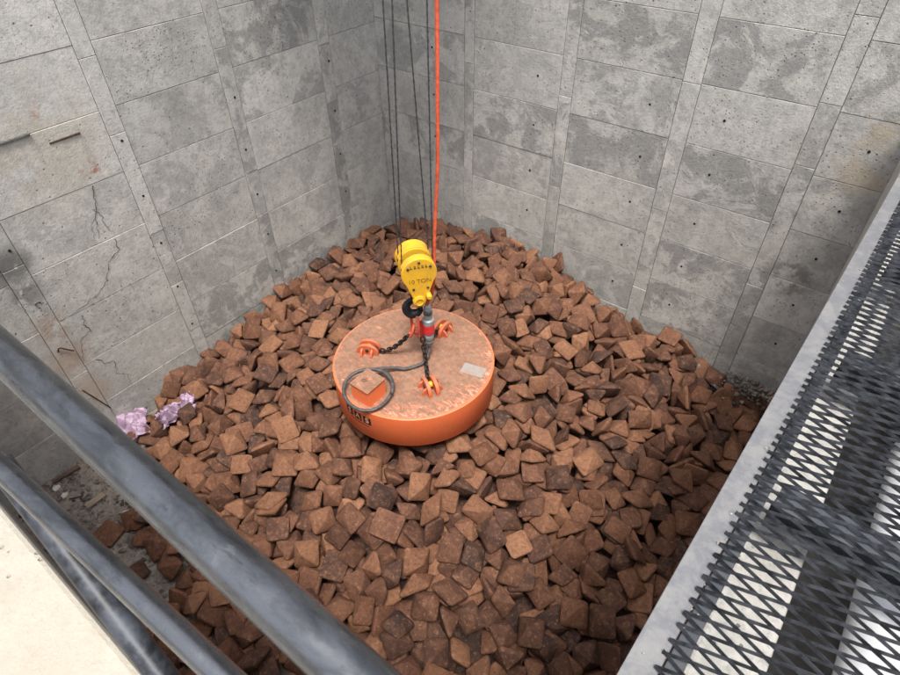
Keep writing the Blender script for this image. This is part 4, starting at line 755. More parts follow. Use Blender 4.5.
-3064,3269,817,209,908,326,-159,94,5,-628,190,46,259,0,0,-966,91,4,-263,699,153,348,-330,604,-637,106,7,-273,1588,113,161,839,498,-147,92,7,-2249,834,207,672,99,-73,730,100,2,
-4592,4440,513,907,-8,-33,419,91,3,9,761,111,237,-684,-651,-229,93,7,-4240,4859,598,815,-76,-143,557,97,3,56,4083,107,134,-728,646,-187,100,1,
-4141,5122,647,156,-111,-236,953,100,4,-154,4357,112,157,-348,-917,112,107,1,-57,1717,117,778,243,336,-472,91,2,-2598,3530,795,671,2,-1,741,99,3,
-1735,406,93,12,-181,-69,981,94,8,-1354,766,239,909,274,-282,140,108,1,-165,1274,101,151,-726,-649,-168,92,3,-1879,781,204,314,24,-177,932,100,0,
-2102,-10,111,643,-165,-262,-701,96,8,-1994,360,58,15,-14,-56,998,105,9,-3713,1259,122,393,53,-305,866,95,3,-4404,4583,527,724,47,-45,-687,93,2,
-3942,4430,743,382,21,-8,-924,91,0,-54,527,46,278,0,0,-961,107,3,-1311,164,121,886,-98,353,283,99,1,-3328,3776,833,364,-848,-385,8,96,1,-2678,739,212,44,414,-909,10,93,7,
-3320,2868,705,768,114,170,-606,101,2,-4175,4720,696,6,871,465,159,106,6,-280,997,217,430,121,-297,-844,107,3,-3124,4585,858,930,-54,-18,-363,105,9,
-4903,1602,109,146,-919,332,-153,94,3,-1104,441,73,931,108,-50,345,97,4,-3890,5091,708,366,-221,-113,897,99,8,-4781,5183,365,1,-789,-89,-608,90,4,
-4572,2708,405,184,-910,362,87,92,8,-905,813,250,683,-111,706,151,100,6,-13,2545,133,793,110,151,-580,100,2,-502,1732,243,116,-599,659,439,107,6,
-1506,2944,544,140,-176,25,-974,92,1,-4694,3668,544,659,689,-291,-77,93,2,21,4328,111,381,324,-145,853,103,2,-2123,3620,765,127,-898,-355,226,91,6,
-1294,4545,426,987,29,33,157,101,5,-1887,106,48,40,8,3,-999,107,3,45,4670,138,548,121,385,-733,105,8,-323,1474,173,352,369,-778,367,98,0,-745,4064,390,913,195,-308,181,104,1,
-2444,1260,350,908,118,-145,-375,91,5,-478,4140,309,207,-210,-947,131,94,3,-2261,3160,778,842,279,-176,427,99,9,-2928,1273,451,732,102,-241,-630,101,3,
-1991,1588,567,252,-959,-132,-7,103,7,-540,4957,212,608,-166,357,-690,103,4,-426,3831,372,542,100,829,97,97,1,-4445,1402,201,180,538,672,-477,100,2,
-244,208,111,78,0,-969,235,105,4,-4199,2735,594,76,-479,-635,-601,99,7,-1931,2840,720,391,343,168,-837,100,5,-2805,1036,263,339,173,529,758,102,6,
-1503,484,262,676,361,-58,640,91,8,-3312,3440,835,300,-462,-184,-814,101,8,-218,4697,113,544,-83,-181,-815,93,3,-2307,255,117,297,-948,-113,29,105,0,
-1354,3570,599,393,385,-610,-570,104,6,-972,2818,443,858,218,9,466,96,0,-927,2611,460,886,384,25,-260,91,2,-2908,125,157,486,-161,-697,502,96,9,
-2081,330,94,425,-211,-113,873,90,4,-4694,4859,570,156,530,-736,391,96,1,-2025,5013,678,37,694,648,-311,98,7,-3739,1582,434,219,-811,-517,165,108,6,
-1002,5094,447,107,735,-646,177,96,9,-1060,5030,337,941,-9,2,338,103,1,9,3337,200,982,50,38,-175,107,4,-1713,2640,710,267,-941,193,80,107,0,-1604,1732,409,29,145,-10,-989,105,2,
-1673,4489,721,4,-663,-625,411,91,2,-1223,3205,589,175,-530,798,-227,104,0,-2177,2006,650,384,807,-389,222,106,8,35,3613,136,801,-23,209,-561,107,5,
-2533,2137,636,434,-476,744,-178,92,0,-2655,4825,841,326,-194,-293,-877,93,8,-3680,4772,815,64,380,-145,-911,95,9,-772,270,115,316,-108,143,-932,96,6,
-1279,3871,601,170,-251,776,-554,96,0,-2694,626,177,129,201,956,-170,102,8,-298,2373,281,720,327,-12,-612,90,6,-1459,202,173,200,-75,-937,275,93,7,
-2282,411,100,183,-71,-347,917,94,6,-604,702,104,211,308,-71,925,102,2,-4778,3872,423,415,-200,47,886,93,5,46,3174,134,210,-228,15,-951,94,7,
-3066,2162,668,767,120,-10,-630,101,7,-1700,4839,732,758,246,363,483,104,2,-1784,200,254,525,20,378,-762,104,5,-5038,2066,212,441,62,-238,-863,93,8,
-443,3077,321,307,-934,135,125,95,4,-1897,2522,742,430,-77,-85,-896,101,3,-3195,1077,220,835,-519,124,-136,100,0,-3007,4720,922,813,107,-443,363,98,0,
-3492,1779,461,309,15,306,900,106,9,-2725,1000,352,219,-252,-269,-903,93,7,-2772,1161,338,475,243,-793,293,91,4,-912,3684,515,138,-64,-147,-977,95,2,
-2716,4995,882,181,764,266,560,91,6,-3220,1354,355,981,145,25,126,106,9,-2276,4167,862,581,-260,393,-664,107,4,-370,3960,304,632,-52,764,-121,96,7,
-3649,1888,502,347,-426,17,835,97,0,-432,4171,293,883,-171,175,-400,99,8,-4581,2610,453,618,241,-15,-748,107,2,-135,4211,179,774,105,566,-263,100,2,
-411,4646,311,444,167,-61,-878,97,6,-4455,4659,640,897,23,-52,-438,105,3,-4049,4609,768,495,-10,158,-854,94,6,-1282,2756,600,4,-890,456,-3,92,3,
-1344,2849,606,741,-395,0,543,99,2,-701,-41,195,737,-421,-459,-263,105,7,-3373,2770,832,48,-610,742,-273,102,8,-854,4603,431,566,355,154,728,90,7,
-1482,1451,440,866,-257,-306,301,107,6,-3232,3032,852,707,-4,-2,707,93,4,-1238,2086,559,906,332,-28,-262,108,6,-489,2474,316,567,330,-72,752,92,1,
-5004,2661,307,2,-287,3,-958,91,4,-760,4986,410,952,-2,102,288,92,4,-479,2350,423,278,497,626,-533,104,0,-2903,4083,948,538,314,163,765,91,8,
-53,2821,287,701,-28,32,-712,92,4,-24,4827,165,477,480,-6,-736,104,7,-4150,3920,682,735,165,-341,-562,101,5,-4558,1550,241,887,155,214,380,107,8,
-2325,295,242,697,-41,238,675,102,5,-1429,206,246,573,22,398,716,96,2,-3569,2478,737,990,-38,-136,-4,104,6,-2948,3692,992,20,-680,-717,-152,96,9,
-1261,1861,527,520,138,228,811,106,9,-3591,4531,909,354,-558,-548,-514,91,5,-101,4792,216,178,629,-172,-737,96,2,-1424,4089,647,56,107,-261,-958,93,7,
-2504,1598,535,414,350,-170,823,92,9,-1649,418,315,350,-905,241,-10,104,6,-4136,1362,354,949,-72,-4,-306,90,8,-3115,4295,954,83,831,455,-310,105,8,
-1394,5223,471,67,-387,-776,493,90,5,-1364,3820,627,507,-536,130,663,91,4,-962,3133,590,807,125,87,571,107,6,-2698,840,305,816,-282,-358,356,99,6,
-44,181,189,869,-396,42,-292,97,1,-3322,5263,892,390,532,-445,606,106,0,-861,5229,386,118,-287,-559,-769,107,3,-4663,1729,322,66,605,408,680,104,7,
-5028,4113,546,548,204,107,804,101,3,-3261,1287,386,406,-9,-267,874,96,6,-247,668,263,936,164,142,276,105,0,-1955,606,213,873,382,248,172,105,9,
-3950,3573,831,609,71,153,775,107,2,
]
REC = [NUM[i:i+9] for i in range(0, len(NUM), 9)]
VAR = [(0.108, 0.102, 0.084, 0.026, 0, 0), (0.114, 0.098, 0.076, 0.024, 0.012, -0.01), (0.1, 0.094, 0.092, 0.03, -0.014, 0.012), (0.116, 0.106, 0.072, 0.022, 0.008, 0.014), (0.106, 0.09, 0.082, 0.034, 0.0, -0.018), (0.1, 0.1, 0.098, 0.024, -0.008, 0.004), (0.12, 0.092, 0.07, 0.028, 0.018, 0), (0.104, 0.104, 0.08, 0.036, 0.004, 0.012), (0.11, 0.08, 0.088, 0.026, -0.02, -0.01), (0.096, 0.09, 0.064, 0.03, 0.01, 0.01)]
def ingot_rings(v):
    a,b,h,r,ox,oy=v
    import random
    rng=random.Random(int(a*1e4+b*1e3))
    def ring(s,z,dx,dy,rr):
        out=[]
        for q,(sx,sy) in enumerate(((1,1),(-1,1),(-1,-1),(1,-1))):
            for k in range(4):
                t=math.radians(q*90+k*30)
                x=sx*(a*s-rr)+rr*math.cos(t);y=sy*(b*s-rr)+rr*math.sin(t)
                out.append((x+dx,y+dy,z))
        return out
    R=[ring(.96,-.003,0,0,r),ring(1,.003,0,0,r),ring(1.0,.009,0,0,r),ring(.975,.015,0,0,r*.92)]
    for u in(.33,.64,.86):
        R.append(ring(.975*(1-u)+.016,.015+(h-.015)*u,ox*u,oy*u,r*.35*(1-u)+.004))
    R.append(ring(.055,h-.002,ox,oy,.004))
    return R

def ingot_geo(v):
    R = ingot_rings(v); vs = []; fs = []
    for r in R: vs += [(p[0]*.965, p[1]*.965, p[2]*1.38) for p in r]
    for i in range(len(R)-1):
        for k in range(16): fs.append((i*16+k, i*16+(k+1)%16, (i+1)*16+(k+1)%16, (i+1)*16+k))
    if int(v[2]*1000) % 2 == 0 or v[3] > .03:               # some castings bulge on the base side as well
        c0 = len(vs); rg0 = R[0]; mx = sum(p[0] for p in rg0)/16; my = sum(p[1] for p in rg0)/16
        vs.append((mx-v[4]*.6, my-v[5]*.6, -.030))
        for q in range(16): fs.append((q, c0, (q+1)%16))
    else: fs.append(tuple(range(15,-1,-1)))
    L = (len(R)-1)*16; fs.append(tuple(range(L, L+16)))
    rg = random.Random(int(v[0]*1e5)+int(v[2]*1e4))
    so_ = rg.uniform(0,50)
    out = []
    for p in vs:
        q = V(p); d = noise.noise_vector(q*9 + V((so_,0,0)))*.0045 + noise.noise_vector(q*28 + V((0,so_,0)))*.002
        out.append(tuple(q+d))
    return out, fs
GEO = [ingot_geo(v) for v in VAR]
ME = []
for vs, fs in GEO:
    me = bpy.data.meshes.new('ingot'); me.from_pydata(vs, [], fs); me.materials.append(M_RUST)
    me.polygons.foreach_set('use_smooth', [True]*len(me.polygons)); me.update()
    me.set_sharp_from_angle(angle=math.radians(38))
    ME.append(me)
MC = V((-2.533, 2.732, .0))
def zone(x, y):
    d = V((x, y)) - MC.xy; r = d.length
    rt = d.x*.734 + d.y*.68; fr = d.x*.68 - d.y*.734          # to the right in the photo / towards the viewer
    if y > 4.75: return 'against the right concrete wall' if x > -4 else 'in the far wall corner'
    if x < -4.55: return 'against the left concrete wall' if y > 1.6 else 'beside the lilac plastic'
    if r < 1.05:
        return 'touching the magnet front' if fr > abs(rt) else ('just behind the magnet' if -fr > abs(rt) else ('close right of the magnet' if rt > 0 else 'close left of the magnet'))
    if x > -.7: return 'beside the grating edge'
    if y < 1.0 or (x < -3 and y < 1.5): return 'near the guard rail'
    if fr > abs(rt): return 'well before the magnet' if r > 1.7 else 'before the magnet'
    if -fr > abs(rt): return 'behind the yellow block'
    return ('far right of the magnet' if r > 1.8 else 'right of the magnet') if rt > 0 else 'left of the magnet'
TONES = ('dark', 'reddish', 'orange', 'tan')
ORD = ('second', 'third', 'fourth', 'fifth', 'sixth', 'seventh', 'eighth')
named = {}
def px(p):
    d = V(p) - V((0,0,H)); return d.dot(cr)/d.dot(cf)
sv, sf, st_ = [], [], []
rng = random.Random(12)
for i, rec in enumerate(REC):
    x, y, z = (q/1000 for q in rec[:3]); q = Quaternion([a/1000 for a in rec[3:7]]).normalized(); s = rec[7]/100; k = rec[8]
    tone = min(.98, max(.02, rng.gauss(.53, .29)))
    M = Matrix.LocRotScale(V((x,y,z)), q, V((s,s,s)))
    if i < 300:
        up = (q @ V((0,0,1))).z
        pose = 'point up' if up > .45 else ('base up' if up < -.45 else 'on edge')
        o = bpy.data.objects.new('ingot', ME[k]); C.objects.link(o); o.matrix_world = M
        o['tone'] = tone
        size = 'small ' if s < .955 else ('large ' if s > 1.035 else '')
        lab = '%s%s rusty ingot %s %s' % (size, TONES[min(3, int(tone*4))], pose, zone(x, y))
        tag(o, lab, 'ingot', 'rusty pyramid ingots heaped in the pit')
        named.setdefault(lab, []).append((px((x,y,z)), o))
    else:
        vs, fs = GEO[k]; b0 = len(sv)
        sv += [tuple(M @ V(p)) for p in vs]; sf += [tuple(a+b0 for a in f) for f in fs]; st_ += [tone]*len(vs)
for lab, lst in named.items():                              # look-alikes side by side: told apart by their order from the left
    lst.sort(key=lambda q: q[0])
    if 1 < len(lst) < 10:
        for i, (_, o) in enumerate(lst):
            o['label'] = ('leftmost ' if i == 0 else 'rightmost ' if i == len(lst)-1 else ORD[i-1] + ' from left ') + lab
CP = [(-4.99, 5.2, 0.45), (-4.25, 5.28, 0.8), (-3.6, 5.28, 0.97), (-3.04, 5.28, 1.0), (-2.5, 5.28, 0.93), (-1.95, 5.28, 0.77), (-1.43, 5.28, 0.58), (-0.94, 5.28, 0.46), (-0.48, 5.28, 0.32), (-0.15, 5.28, 0.08), (-5.13, 4.46, 0.55), (-5.13, 3.9, 0.55), (-5.13, 3.24, 0.44), (-5.13, 2.65, 0.45), (-5.13, 2.16, 0.38), (-5.13, 1.8, 0.24), (-5.13, 1.5, 0.05), (-5.13, 1.1, -0.05), (-4.5, 4.5, 0.72), (-3.9, 4.4, 0.95), (-3.3, 4.3, 1.08), (-2.6, 4.4, 1.1), (-1.9, 4.5, 0.88), (-1.2, 4.5, 0.62), (-0.6, 4.4, 0.45), (-0.1, 4.4, 0.2), (-4.5, 3.5, 0.68), (-3.9, 3.4, 0.86), (-3.3, 3.3, 0.95), (-2.5, 2.7, 0.9), (-2.6, 3.5, 1.0), (-1.9, 3.5, 0.9), (-1.2, 3.4, 0.7), (-0.6, 3.4, 0.5), (0, 3.4, 0.28), (-4.6, 2.4, 0.55), (-4.0, 2.4, 0.72), (-3.3, 2.4, 0.85), (-1.9, 2.6, 0.86), (-1.3, 2.5, 0.66), (-0.6, 2.4, 0.46), (0, 2.4, 0.3), (-4.6, 1.5, 0.25), (-4.1, 1.5, 0.42), (-3.4, 1.6, 0.58), (-2.7, 1.7, 0.7), (-2.1, 1.8, 0.72), (-1.5, 1.7, 0.55), (-0.9, 1.6, 0.42), (-0.2, 1.5, 0.25), (-4.3, 1.0, 0.08), (-3.7, 1.0, 0.22), (-3.1, 1.0, 0.33), (-2.4, 1.0, 0.42), (-1.7, 1.0, 0.42), (-1.0, 0.9, 0.34), (-0.3, 0.8, 0.2), (-4.6, 0.6, -0.1), (-3.9, 0.5, -0.05), (-3.2, 0.4, 0.1), (-2.4, 0.3, 0.22), (-1.6, 0.3, 0.25), (-0.8, 0.2, 0.22), (-0.1, 0.1, 0.15), (-5, 0.2, -0.15), (-4.2, -0.1, -0.15), (-3.3, -0.1, -0.02)]
def heap(x,y):
    s=0;w=0
    for a,b,c in CP:
        d=(x-a)**2+(y-b)**2
        k=1/(d+.04)**2.2
        s+=k*c;w+=k
    return s/w

NX, NY = 54, 56; b0 = len(sv); BX0, BX1, BY0, BY1 = -5.12, .14, -.1, 5.27
for i in range(NX+1):
    for j in range(NY+1):
        x = BX0 + (BX1-BX0)*i/NX; y = BY0 + (BY1-BY0)*j/NY
        h = heap(x, y) - .33
        sv.append((x, y, h + .03*noise.noise(V((x*6,y*6,0))) if h > 0 else -.05)); st_.append(.0)
for i in range(NX):
    for j in range(NY):
        a = b0 + i*(NY+1) + j; sf.append((a, a+NY+1, a+NY+2, a+1))
me = bpy.data.meshes.new('ingot_heap'); me.from_pydata(sv, [], sf); me.materials.append(M_RUST)
at_ = me.attributes.new('tint', 'FLOAT', 'POINT'); at_.data.foreach_set('value', st_)
me.polygons.foreach_set('use_smooth', [True]*len(me.polygons)); me.update(); me.set_sharp_from_angle(angle=math.radians(38))
o = bpy.data.objects.new('ingot_heap', me); C.objects.link(o)
tag(o, 'rest of the heap of rusty iron ingots filling the pit', 'ingot heap', kind='stuff')
for (x, y, z, rx, ry, rz, k, lab) in [(-4.107, 0.306, 0.05, 3.141592653589793, 0.1, 0.3, 3, 'lone rusty ingot on the gravel floor seen between the two rails, nearest the corner'), (-4.045, 0.539, 0.05, 0.3, 0, 1.2, 1, 'rusty ingot on the gravel floor by the white stone'), (-3.795, 0.493, 0.05, 2.941592653589793, 0.2, 0.8, 4, 'rusty ingot lying on the floor right under the top rail')]:
    o = bpy.data.objects.new('ingot', ME[k]); C.objects.link(o); o.location = (x,y,z); o.rotation_euler = (rx,ry,rz); o['tone'] = .62
    tag(o, lab, 'ingot', 'rusty pyramid ingots heaped in the pit')

# ------------------------------------------------------------------ lifting magnet
MT, MB, MR = 1.237, .895, .70
mag = thing('lifting_magnet', 'large round orange lifting magnet with dusty top lying on the rusty ingots', 'magnet', (MC.x, MC.y, MB))
hh = MT - MB
b = NB(); lathe(b, [(.60,.03),(.62,0),(.69,0),(MR,.012),(MR,hh-.012),(MR-.012,hh-.002),(MR-.03,hh-.002)], 128); obj('body', b, M_OR, mag, smooth=50)
b = NB(); lathe(b, [(MR-.008,hh-.03),(MR-.008,hh-.006),(MR-.012,hh),(.3,hh+.001),(.02,hh+.001)], 128); obj('top_plate', b, M_ORTOP, mag, smooth=50)
arch = lambda wd, ht, n=14, pw=.75: [(-wd/2,-.01)] + [(-wd/2*math.cos(PI*i/n), ht*math.sin(PI*i/n)**pw) for i in range(n+1)] + [(wd/2,-.01)]
LUGS = [(205,.405),(92,.42),(330,.40)]
for a_, r_ in LUGS:
    a = math.radians(a_); base = Matrix.Translation((r_*math.cos(a), r_*math.sin(a), hh)) @ Matrix.Rotation(a, 4, 'Z')
    b = NB()
    for s in (-1,1): prism(b, arch(.20,.105), .03, base @ Matrix.Translation((0, s*.034, 0)))
    for s in (-1,1):
        for q in (-.045,.045):
            poly = [(0,-.005),(.042,-.005),(.042,.02),(.028,.05),(.0,.068)]
            prism(b, poly, .018, base @ Matrix.Translation((q, s*.0485, 0)) @ Matrix.Rotation(s*PI/2, 4, 'Z'))
    lug = obj('lug', b, M_LUG, mag, bevel=.004)
    b = NB(); lathe(b, [(.013,-.058),(.015,-.055),(.015,.055),(.013,.058)], 14, base @ Matrix.Translation((0,0,.05)) @ Matrix.Rotation(PI/2, 4, 'X'))
    obj('pin', b, M_CHAIN, lug, smooth=40)
    b = NB(); lathe(b, [(.017,-.018),(.026,-.014),(.026,.014),(.017,.018)], 16, base @ Matrix.Translation((0,0,.05)) @ Matrix.Rotation(PI/2, 4, 'X'))
    obj('shackle_eye', b, M_YEL, lug, smooth=40)
b = NB(); box(b, -.097,.09,-.655,-.455, hh-.005, hh+.155); jb = obj('junction_box', b, M_OR, mag, bevel=.006)
b = NB(); box(b, -.103,.096,-.661,-.449, hh+.157, hh+.170); lid = obj('box_lid', b, M_ORTOP, jb, bevel=.004)
b = NB(); lathe(b, [(.028,0),(.028,.012),(.016,.012),(.016,.022),(.004,.022)], 6, Matrix.Translation((-.03,-.56,hh+.168))); obj('bolt', b, M_ORTOP, lid)
b = NB(); box(b, -.10,.10,-.06,.06, 0, .004, Matrix.Translation((.508,.18,hh+.001)) @ Matrix.Rotation(math.radians(14), 4, 'Z')); obj('rating_plate', b, M_PLATE, mag)
for ch, a_ in (('S',-99.3),('A',-91.2),('S',-83.2)):
    a = math.radians(a_); fr = Matrix.Translation((MR*math.cos(a), MR*math.sin(a), .218)) @ Matrix.Rotation(a + PI/2, 4, 'Z') @ Matrix.Rotation(PI/2, 4, 'X')
    b = NB(); box(b, -.037,.037,-.042,.042,-.006,.002, fr); tl = obj('letter_tile', b, M_BLACK, mag)
    text_mesh('letter', ch, .085, M_WHITE, tl, fr @ Matrix.Translation((0,0,.0025)))
for i in range(9):                                          # the worn line of small print below the letters
    a = math.radians(-98 + i*1.9); fr = Matrix.Translation((MR*math.cos(a), MR*math.sin(a), .148)) @ Matrix.Rotation(a + PI/2, 4, 'Z') @ Matrix.Rotation(PI/2, 4, 'X')
    b = NB(); box(b, -.009,.009,-.0045,.0045,-.003,.0012, fr); obj('print_mark', b, M_BLACK, mag)

# ------------------------------------------------------------------ hook block, ropes, cables, chains
RT = V((.734,.68,0)); FR = V((.68,-.734,0)); UP = V((0,0,1))
A = V((.788,-.615,0)).normalized(); S = A.cross(UP).normalized()       # sheave axis (towards the viewer) and its sideways direction
BC = V((MC.x,MC.y,0)) + RT*.064 + V((0,0,2.215))
BR = Matrix((S, A, UP)).transposed().to_4x4(); BR.translation = BC     # local x sideways, y along the axis, z up
hb = thing('hook_block', 'yellow crane hook block with two round cheeks hanging over the magnet', 'hook block', BC)
IB = Matrix.Translation(-BC) @ BR
def cheek(r, drop, tail):
    P = []
    for i in range(29):
        t = math.radians(-38 + (256)*i/28); P.append((r*math.cos(t), r*math.sin(t)))
    P += [(-tail, -drop), (-tail*.6, -drop-.035), (tail*.6, -drop-.035), (tail, -drop)]
    return P
for name, y0, r in (('front_cheek', .125, .137), ('rear_cheek', -.125, .137)):
    b = NB(); prism(b, cheek(r, .25, .048), .028, IB @ Matrix.Translation((0,y0,0))); ck = obj(name, b, M_YEL, hb, bevel=.008)
    sg = 1 if y0 > 0 else -1
    b = NB(); lathe(b, [(.05,-.02),(.05,.012),(.03,.02),(.028,.012),(.012,.012)], 20, IB @ Matrix.Translation((.012,y0+sg*.012,-.25)) @ Matrix.Rotation(-sg*PI/2, 4, 'X')); obj('boss', b, M_YEL, ck, smooth=40)
for name, y0, th in (('front_guard', .092, .045), ('rear_guard', -.072, .10)):
    b = NB(); P = [(.135*math.cos(math.radians(t)), .135*math.sin(math.radians(t))) for t in range(20,161,10)]; P += [(p[0]*.93, p[1]*.93) for p in P[::-1]]
    prism(b, P, th, IB @ Matrix.Translation((0,y0,0))); obj('sheave_guard', b, M_YEL, hb, smooth=40)
for y0 in (.066,-.066):
    b = NB(); lathe(b, [(.02,-.022),(.119,-.022),(.123,-.016),(.111,-.004),(.111,.004),(.123,.016),(.119,.022),(.02,.022)], 36, IB @ Matrix.Translation((0,y0,0)) @ Matrix.Rotation(PI/2, 4, 'X')); obj('sheave', b, M_STEEL, hb, smooth=40)
b = NB(); prism(b, cheek(.134, .22, .05), .016, IB @ Matrix.Translation((0,-.012,0))); obj('middle_plate', b, M_YEL, hb, bevel=.005)
b = NB(); box(b, -.04,.04,-.11,.11,-.29,-.225, IB); obj('crosshead', b, M_YEL, hb, bevel=.01)
b = NB(); lathe(b, [(.016,-.01),(.022,0),(.022,.05),(.016,.06)], 14, IB @ Matrix.Translation((-.062,.125,-.2)) @ Matrix.Rotation(-PI/2, 4, 'X')); obj('anchor_lug', b, M_YEL, hb, smooth=40)
for bx_, bz_ in ((-.085,.06),(.085,.06),(0,.105),(-.06,-.13),(.05,-.13)):
    b = NB(); lathe(b, [(.011,-.004),(.011,.005),(.008,.008)], 6, IB @ Matrix.Translation((bx_,.139,bz_)) @ Matrix.Rotation(-PI/2, 4, 'X')); obj('bolt', b, M_STEEL, hb)
pts = []; rad = []
RTl = RT
def hk(x, z): return RTl*(x*.8) + UP*((z+.19)*.8-.27) + RT*-.032
for x, z, r in ((.0,-.19,.03),(.0,-.25,.03),(-.005,-.275,.031),(-.045,-.305,.034),(-.078,-.35,.04),(-.075,-.41,.046),(-.035,-.455,.05),(.02,-.452,.045),(.055,-.42,.034),(.063,-.38,.023),(.058,-.352,.012)):
    pts.append(hk(x, z)); rad.append(r*.82)
P2 = spline(pts, 5); R2 = [rad[min(len(rad)-1,int(i/5))]*(1-(i%5)/5) + rad[min(len(rad)-1,int(i/5)+1)]*((i%5)/5) for i in range(len(P2))]
b = NB(); tube(b, P2, R2, 14); obj('hook', b, M_HOOK, hb, smooth=60)
b = NB(); tube(b, [hk(.012,-.285), hk(.058,-.36)], .008, 8); obj('safety_latch', b, M_CHAIN, hb, smooth=60)
tx = IB @ Matrix.Translation((0,.1405,0)) @ Matrix((((-1,0,0,0)),(0,0,1,0),(0,1,0,0),(0,0,0,1)))
text_mesh('marking', '10 TON', .052, M_FADED, hb, tx @ Matrix.Translation((.0,-.062,0)), .0008, 1.0)
rg = random.Random(4)
for i in range(5):
    b = NB(); x0 = -.07 + i*.029
    box(b, x0, x0+.018, .055, .064, -.001, .001, tx); box(b, x0+.002, x0+.008, .066, .082, -.001, .001, tx)
    if i % 2: box(b, x0+.011, x0+.017, .066, .078, -.001, .001, tx)
    obj('worn_marking', b, M_FADED, hb)

def wrope(lab, p0, p1, r=.0058):
    b = NB(); p0, p1 = V(p0), V(p1); n = 3
    d = p1 - p0; N = 150; x, y = frame_at(d)
    for s in range(3):                                      # three visible twisted strands
        pp = []
        for i in range(N+1):
            t = i/N; a = t*d.length/.11*2*PI + s*2*PI/3
            pp.append(p0 + d*t + (x*math.cos(a) + y*math.sin(a))*r*.5)
        tube(b, pp, r*.62, 5)
    tag(obj('wire_rope', b, M_ROPE, smooth=60), lab, 'wire rope', 'steel ropes carrying the hook block')
TOPZ = 9.0
def up_from(local, lean):
    p = BC + S*local[0] + A*local[1] + UP*local[2]
    q = V((p.x, p.y, TOPZ)) + RT*lean[0] + FR*lean[1]
    return p, q
sx = 1 if S.dot(RT) > 0 else -1
for lab, loc, lean in (('steel wire rope leftmost of four above the yellow hook block', (-sx*.118,-.066,.0), (.13,0)),
                       ('steel wire rope second from left reaching the front sheave of the block', (-sx*.118,.066,.0), (.24,0)),
                       ('thin steel wire rope rising behind the top of the hook block', (sx*.118,-.066,.0), (-.24,0)),
                       ('steel wire rope just left of the orange cable', (sx*.118,.066,.0), (.09,0))):
    wrope(lab, *up_from(loc, lean))
CT = V((MC.x,MC.y,0))
def pt(a, z, f=0): return CT + RT*a + FR*f + UP*z
b = NB(); tube(b, spline([pt(.31,9.0,.0), pt(.285,5), pt(.258,3.2), pt(.232,2.7), pt(.213,2.42,.02), pt(.20,2.1,.03), pt(.172,1.92,.02), pt(.142,1.84), pt(.138,1.79)], 8), .013, 10)
tag(obj('power_cable', b, M_CABO, smooth=60), 'bright orange power cable hanging down past the yellow hook block', 'cable')
# plug coupling
pl = thing('plug_coupling', 'grey cable plug coupling with a red band hanging above the magnet', 'plug', pt(.14,1.385))
L = lambda *pr: (lambda bb: (lathe(bb, pr, 24), bb)[1])(NB())
obj('upper_gland', L((.012,.425),(.026,.42),(.033,.395),(.033,.375),(.027,.37)), M_PLUG, pl, smooth=40)
obj('gland_ring', L((.027,.372),(.037,.365),(.038,.335),(.03,.328)), M_PLUGD, pl, smooth=40)
obj('upper_shell', L((.028,.33),(.034,.325),(.034,.285),(.05,.275),(.05,.235),(.042,.228)), M_PLUG, pl, smooth=40)
obj('red_band', L((.040,.23),(.051,.226),(.051,.14),(.040,.135)), M_RED, pl, smooth=40)
obj('lower_shell', L((.040,.137),(.044,.132),(.044,.075),(.034,.06),(.034,.03),(.026,.025)), M_PLUG, pl, smooth=40)
obj('lower_gland', L((.024,.028),(.03,.024),(.03,.0),(.018,-.012)), M_PLUGD, pl, smooth=40)
b = NB(); box(b, -.012,.012,-.012,.012,.1,.26, Matrix.Translation(-RT*.056)); obj('locking_lever', b, M_RED, pl, bevel=.004)
# black cable: from the plug across the plate and round the junction box
cz = MT + .016
ring = []
RC = V((MC.x-.012, MC.y-.548, cz+.04))
e1 = RT; e2 = V((FR.x, FR.y, 0))
for i in range(27):
    t = math.radians(75 - i*17.5)                          # counter-clockwise from the back right, one turn and a bit
    w_ = 1 + .05*math.sin(1.7*t+.6) + .03*math.sin(3.1*t)
    ring.append(RC + e1*(.19*w_*math.cos(t)) - e2*(.206*w_*math.sin(t)) + UP*(.030*math.sin(t)) + UP*.012*(i/26))
lead = [pt(.14,1.40), pt(.14,1.36,.01), pt(.125,1.30,.05), pt(.08,1.265,.10), pt(.01,cz+.004,.13), pt(-.08,cz+.006,.155), pt(-.17,cz+.03,.155)]
b = NB(); tube(b, spline(lead + ring, 5), .0145, 10)
tag(obj('black_cable', b, M_CABB, smooth=60), 'black rubber cable looped once around the orange box on the magnet', 'cable')

# master link and three slack chains
def link_pts(c, d, side, ln, wd, n=20):
    out = []
    for i in range(n):
        t = 2*PI*i/n; x = math.cos(t); y = math.sin(t)
        out.append(c + d*((ln/2-wd/2)*(1 if x > 0 else -1)*min(1,abs(x)*3) + wd/2*x) + side*(wd/2*y))
    return out
ml = thing('master_link', 'red sling ring with loose links hung in the crane hook', 'sling ring', pt(.03,1.58))
o_ = pt(.03,1.58)
b = NB(); tube(b, [p - o_ for p in link_pts(pt(.03,1.635), UP, RT*.5+FR*.87, .20, .11)], .012, 8, closed=True); obj('ring', b, M_REDST, ml, smooth=60)
b = NB(); tube(b, [p - o_ for p in link_pts(pt(.06,1.53), (UP*.8-RT*.6).normalized(), (RT*.8+UP*.6).normalized(), .14, .075)], .011, 8, closed=True); obj('sling_link', b, M_REDST, ml, smooth=60)
b = NB(); tube(b, [p - o_ for p in link_pts(pt(.0,1.55), (UP*.9+RT*.3).normalized(), FR, .12, .07)], .011, 8, closed=True); obj('sling_link', b, M_REDST, ml, smooth=60)
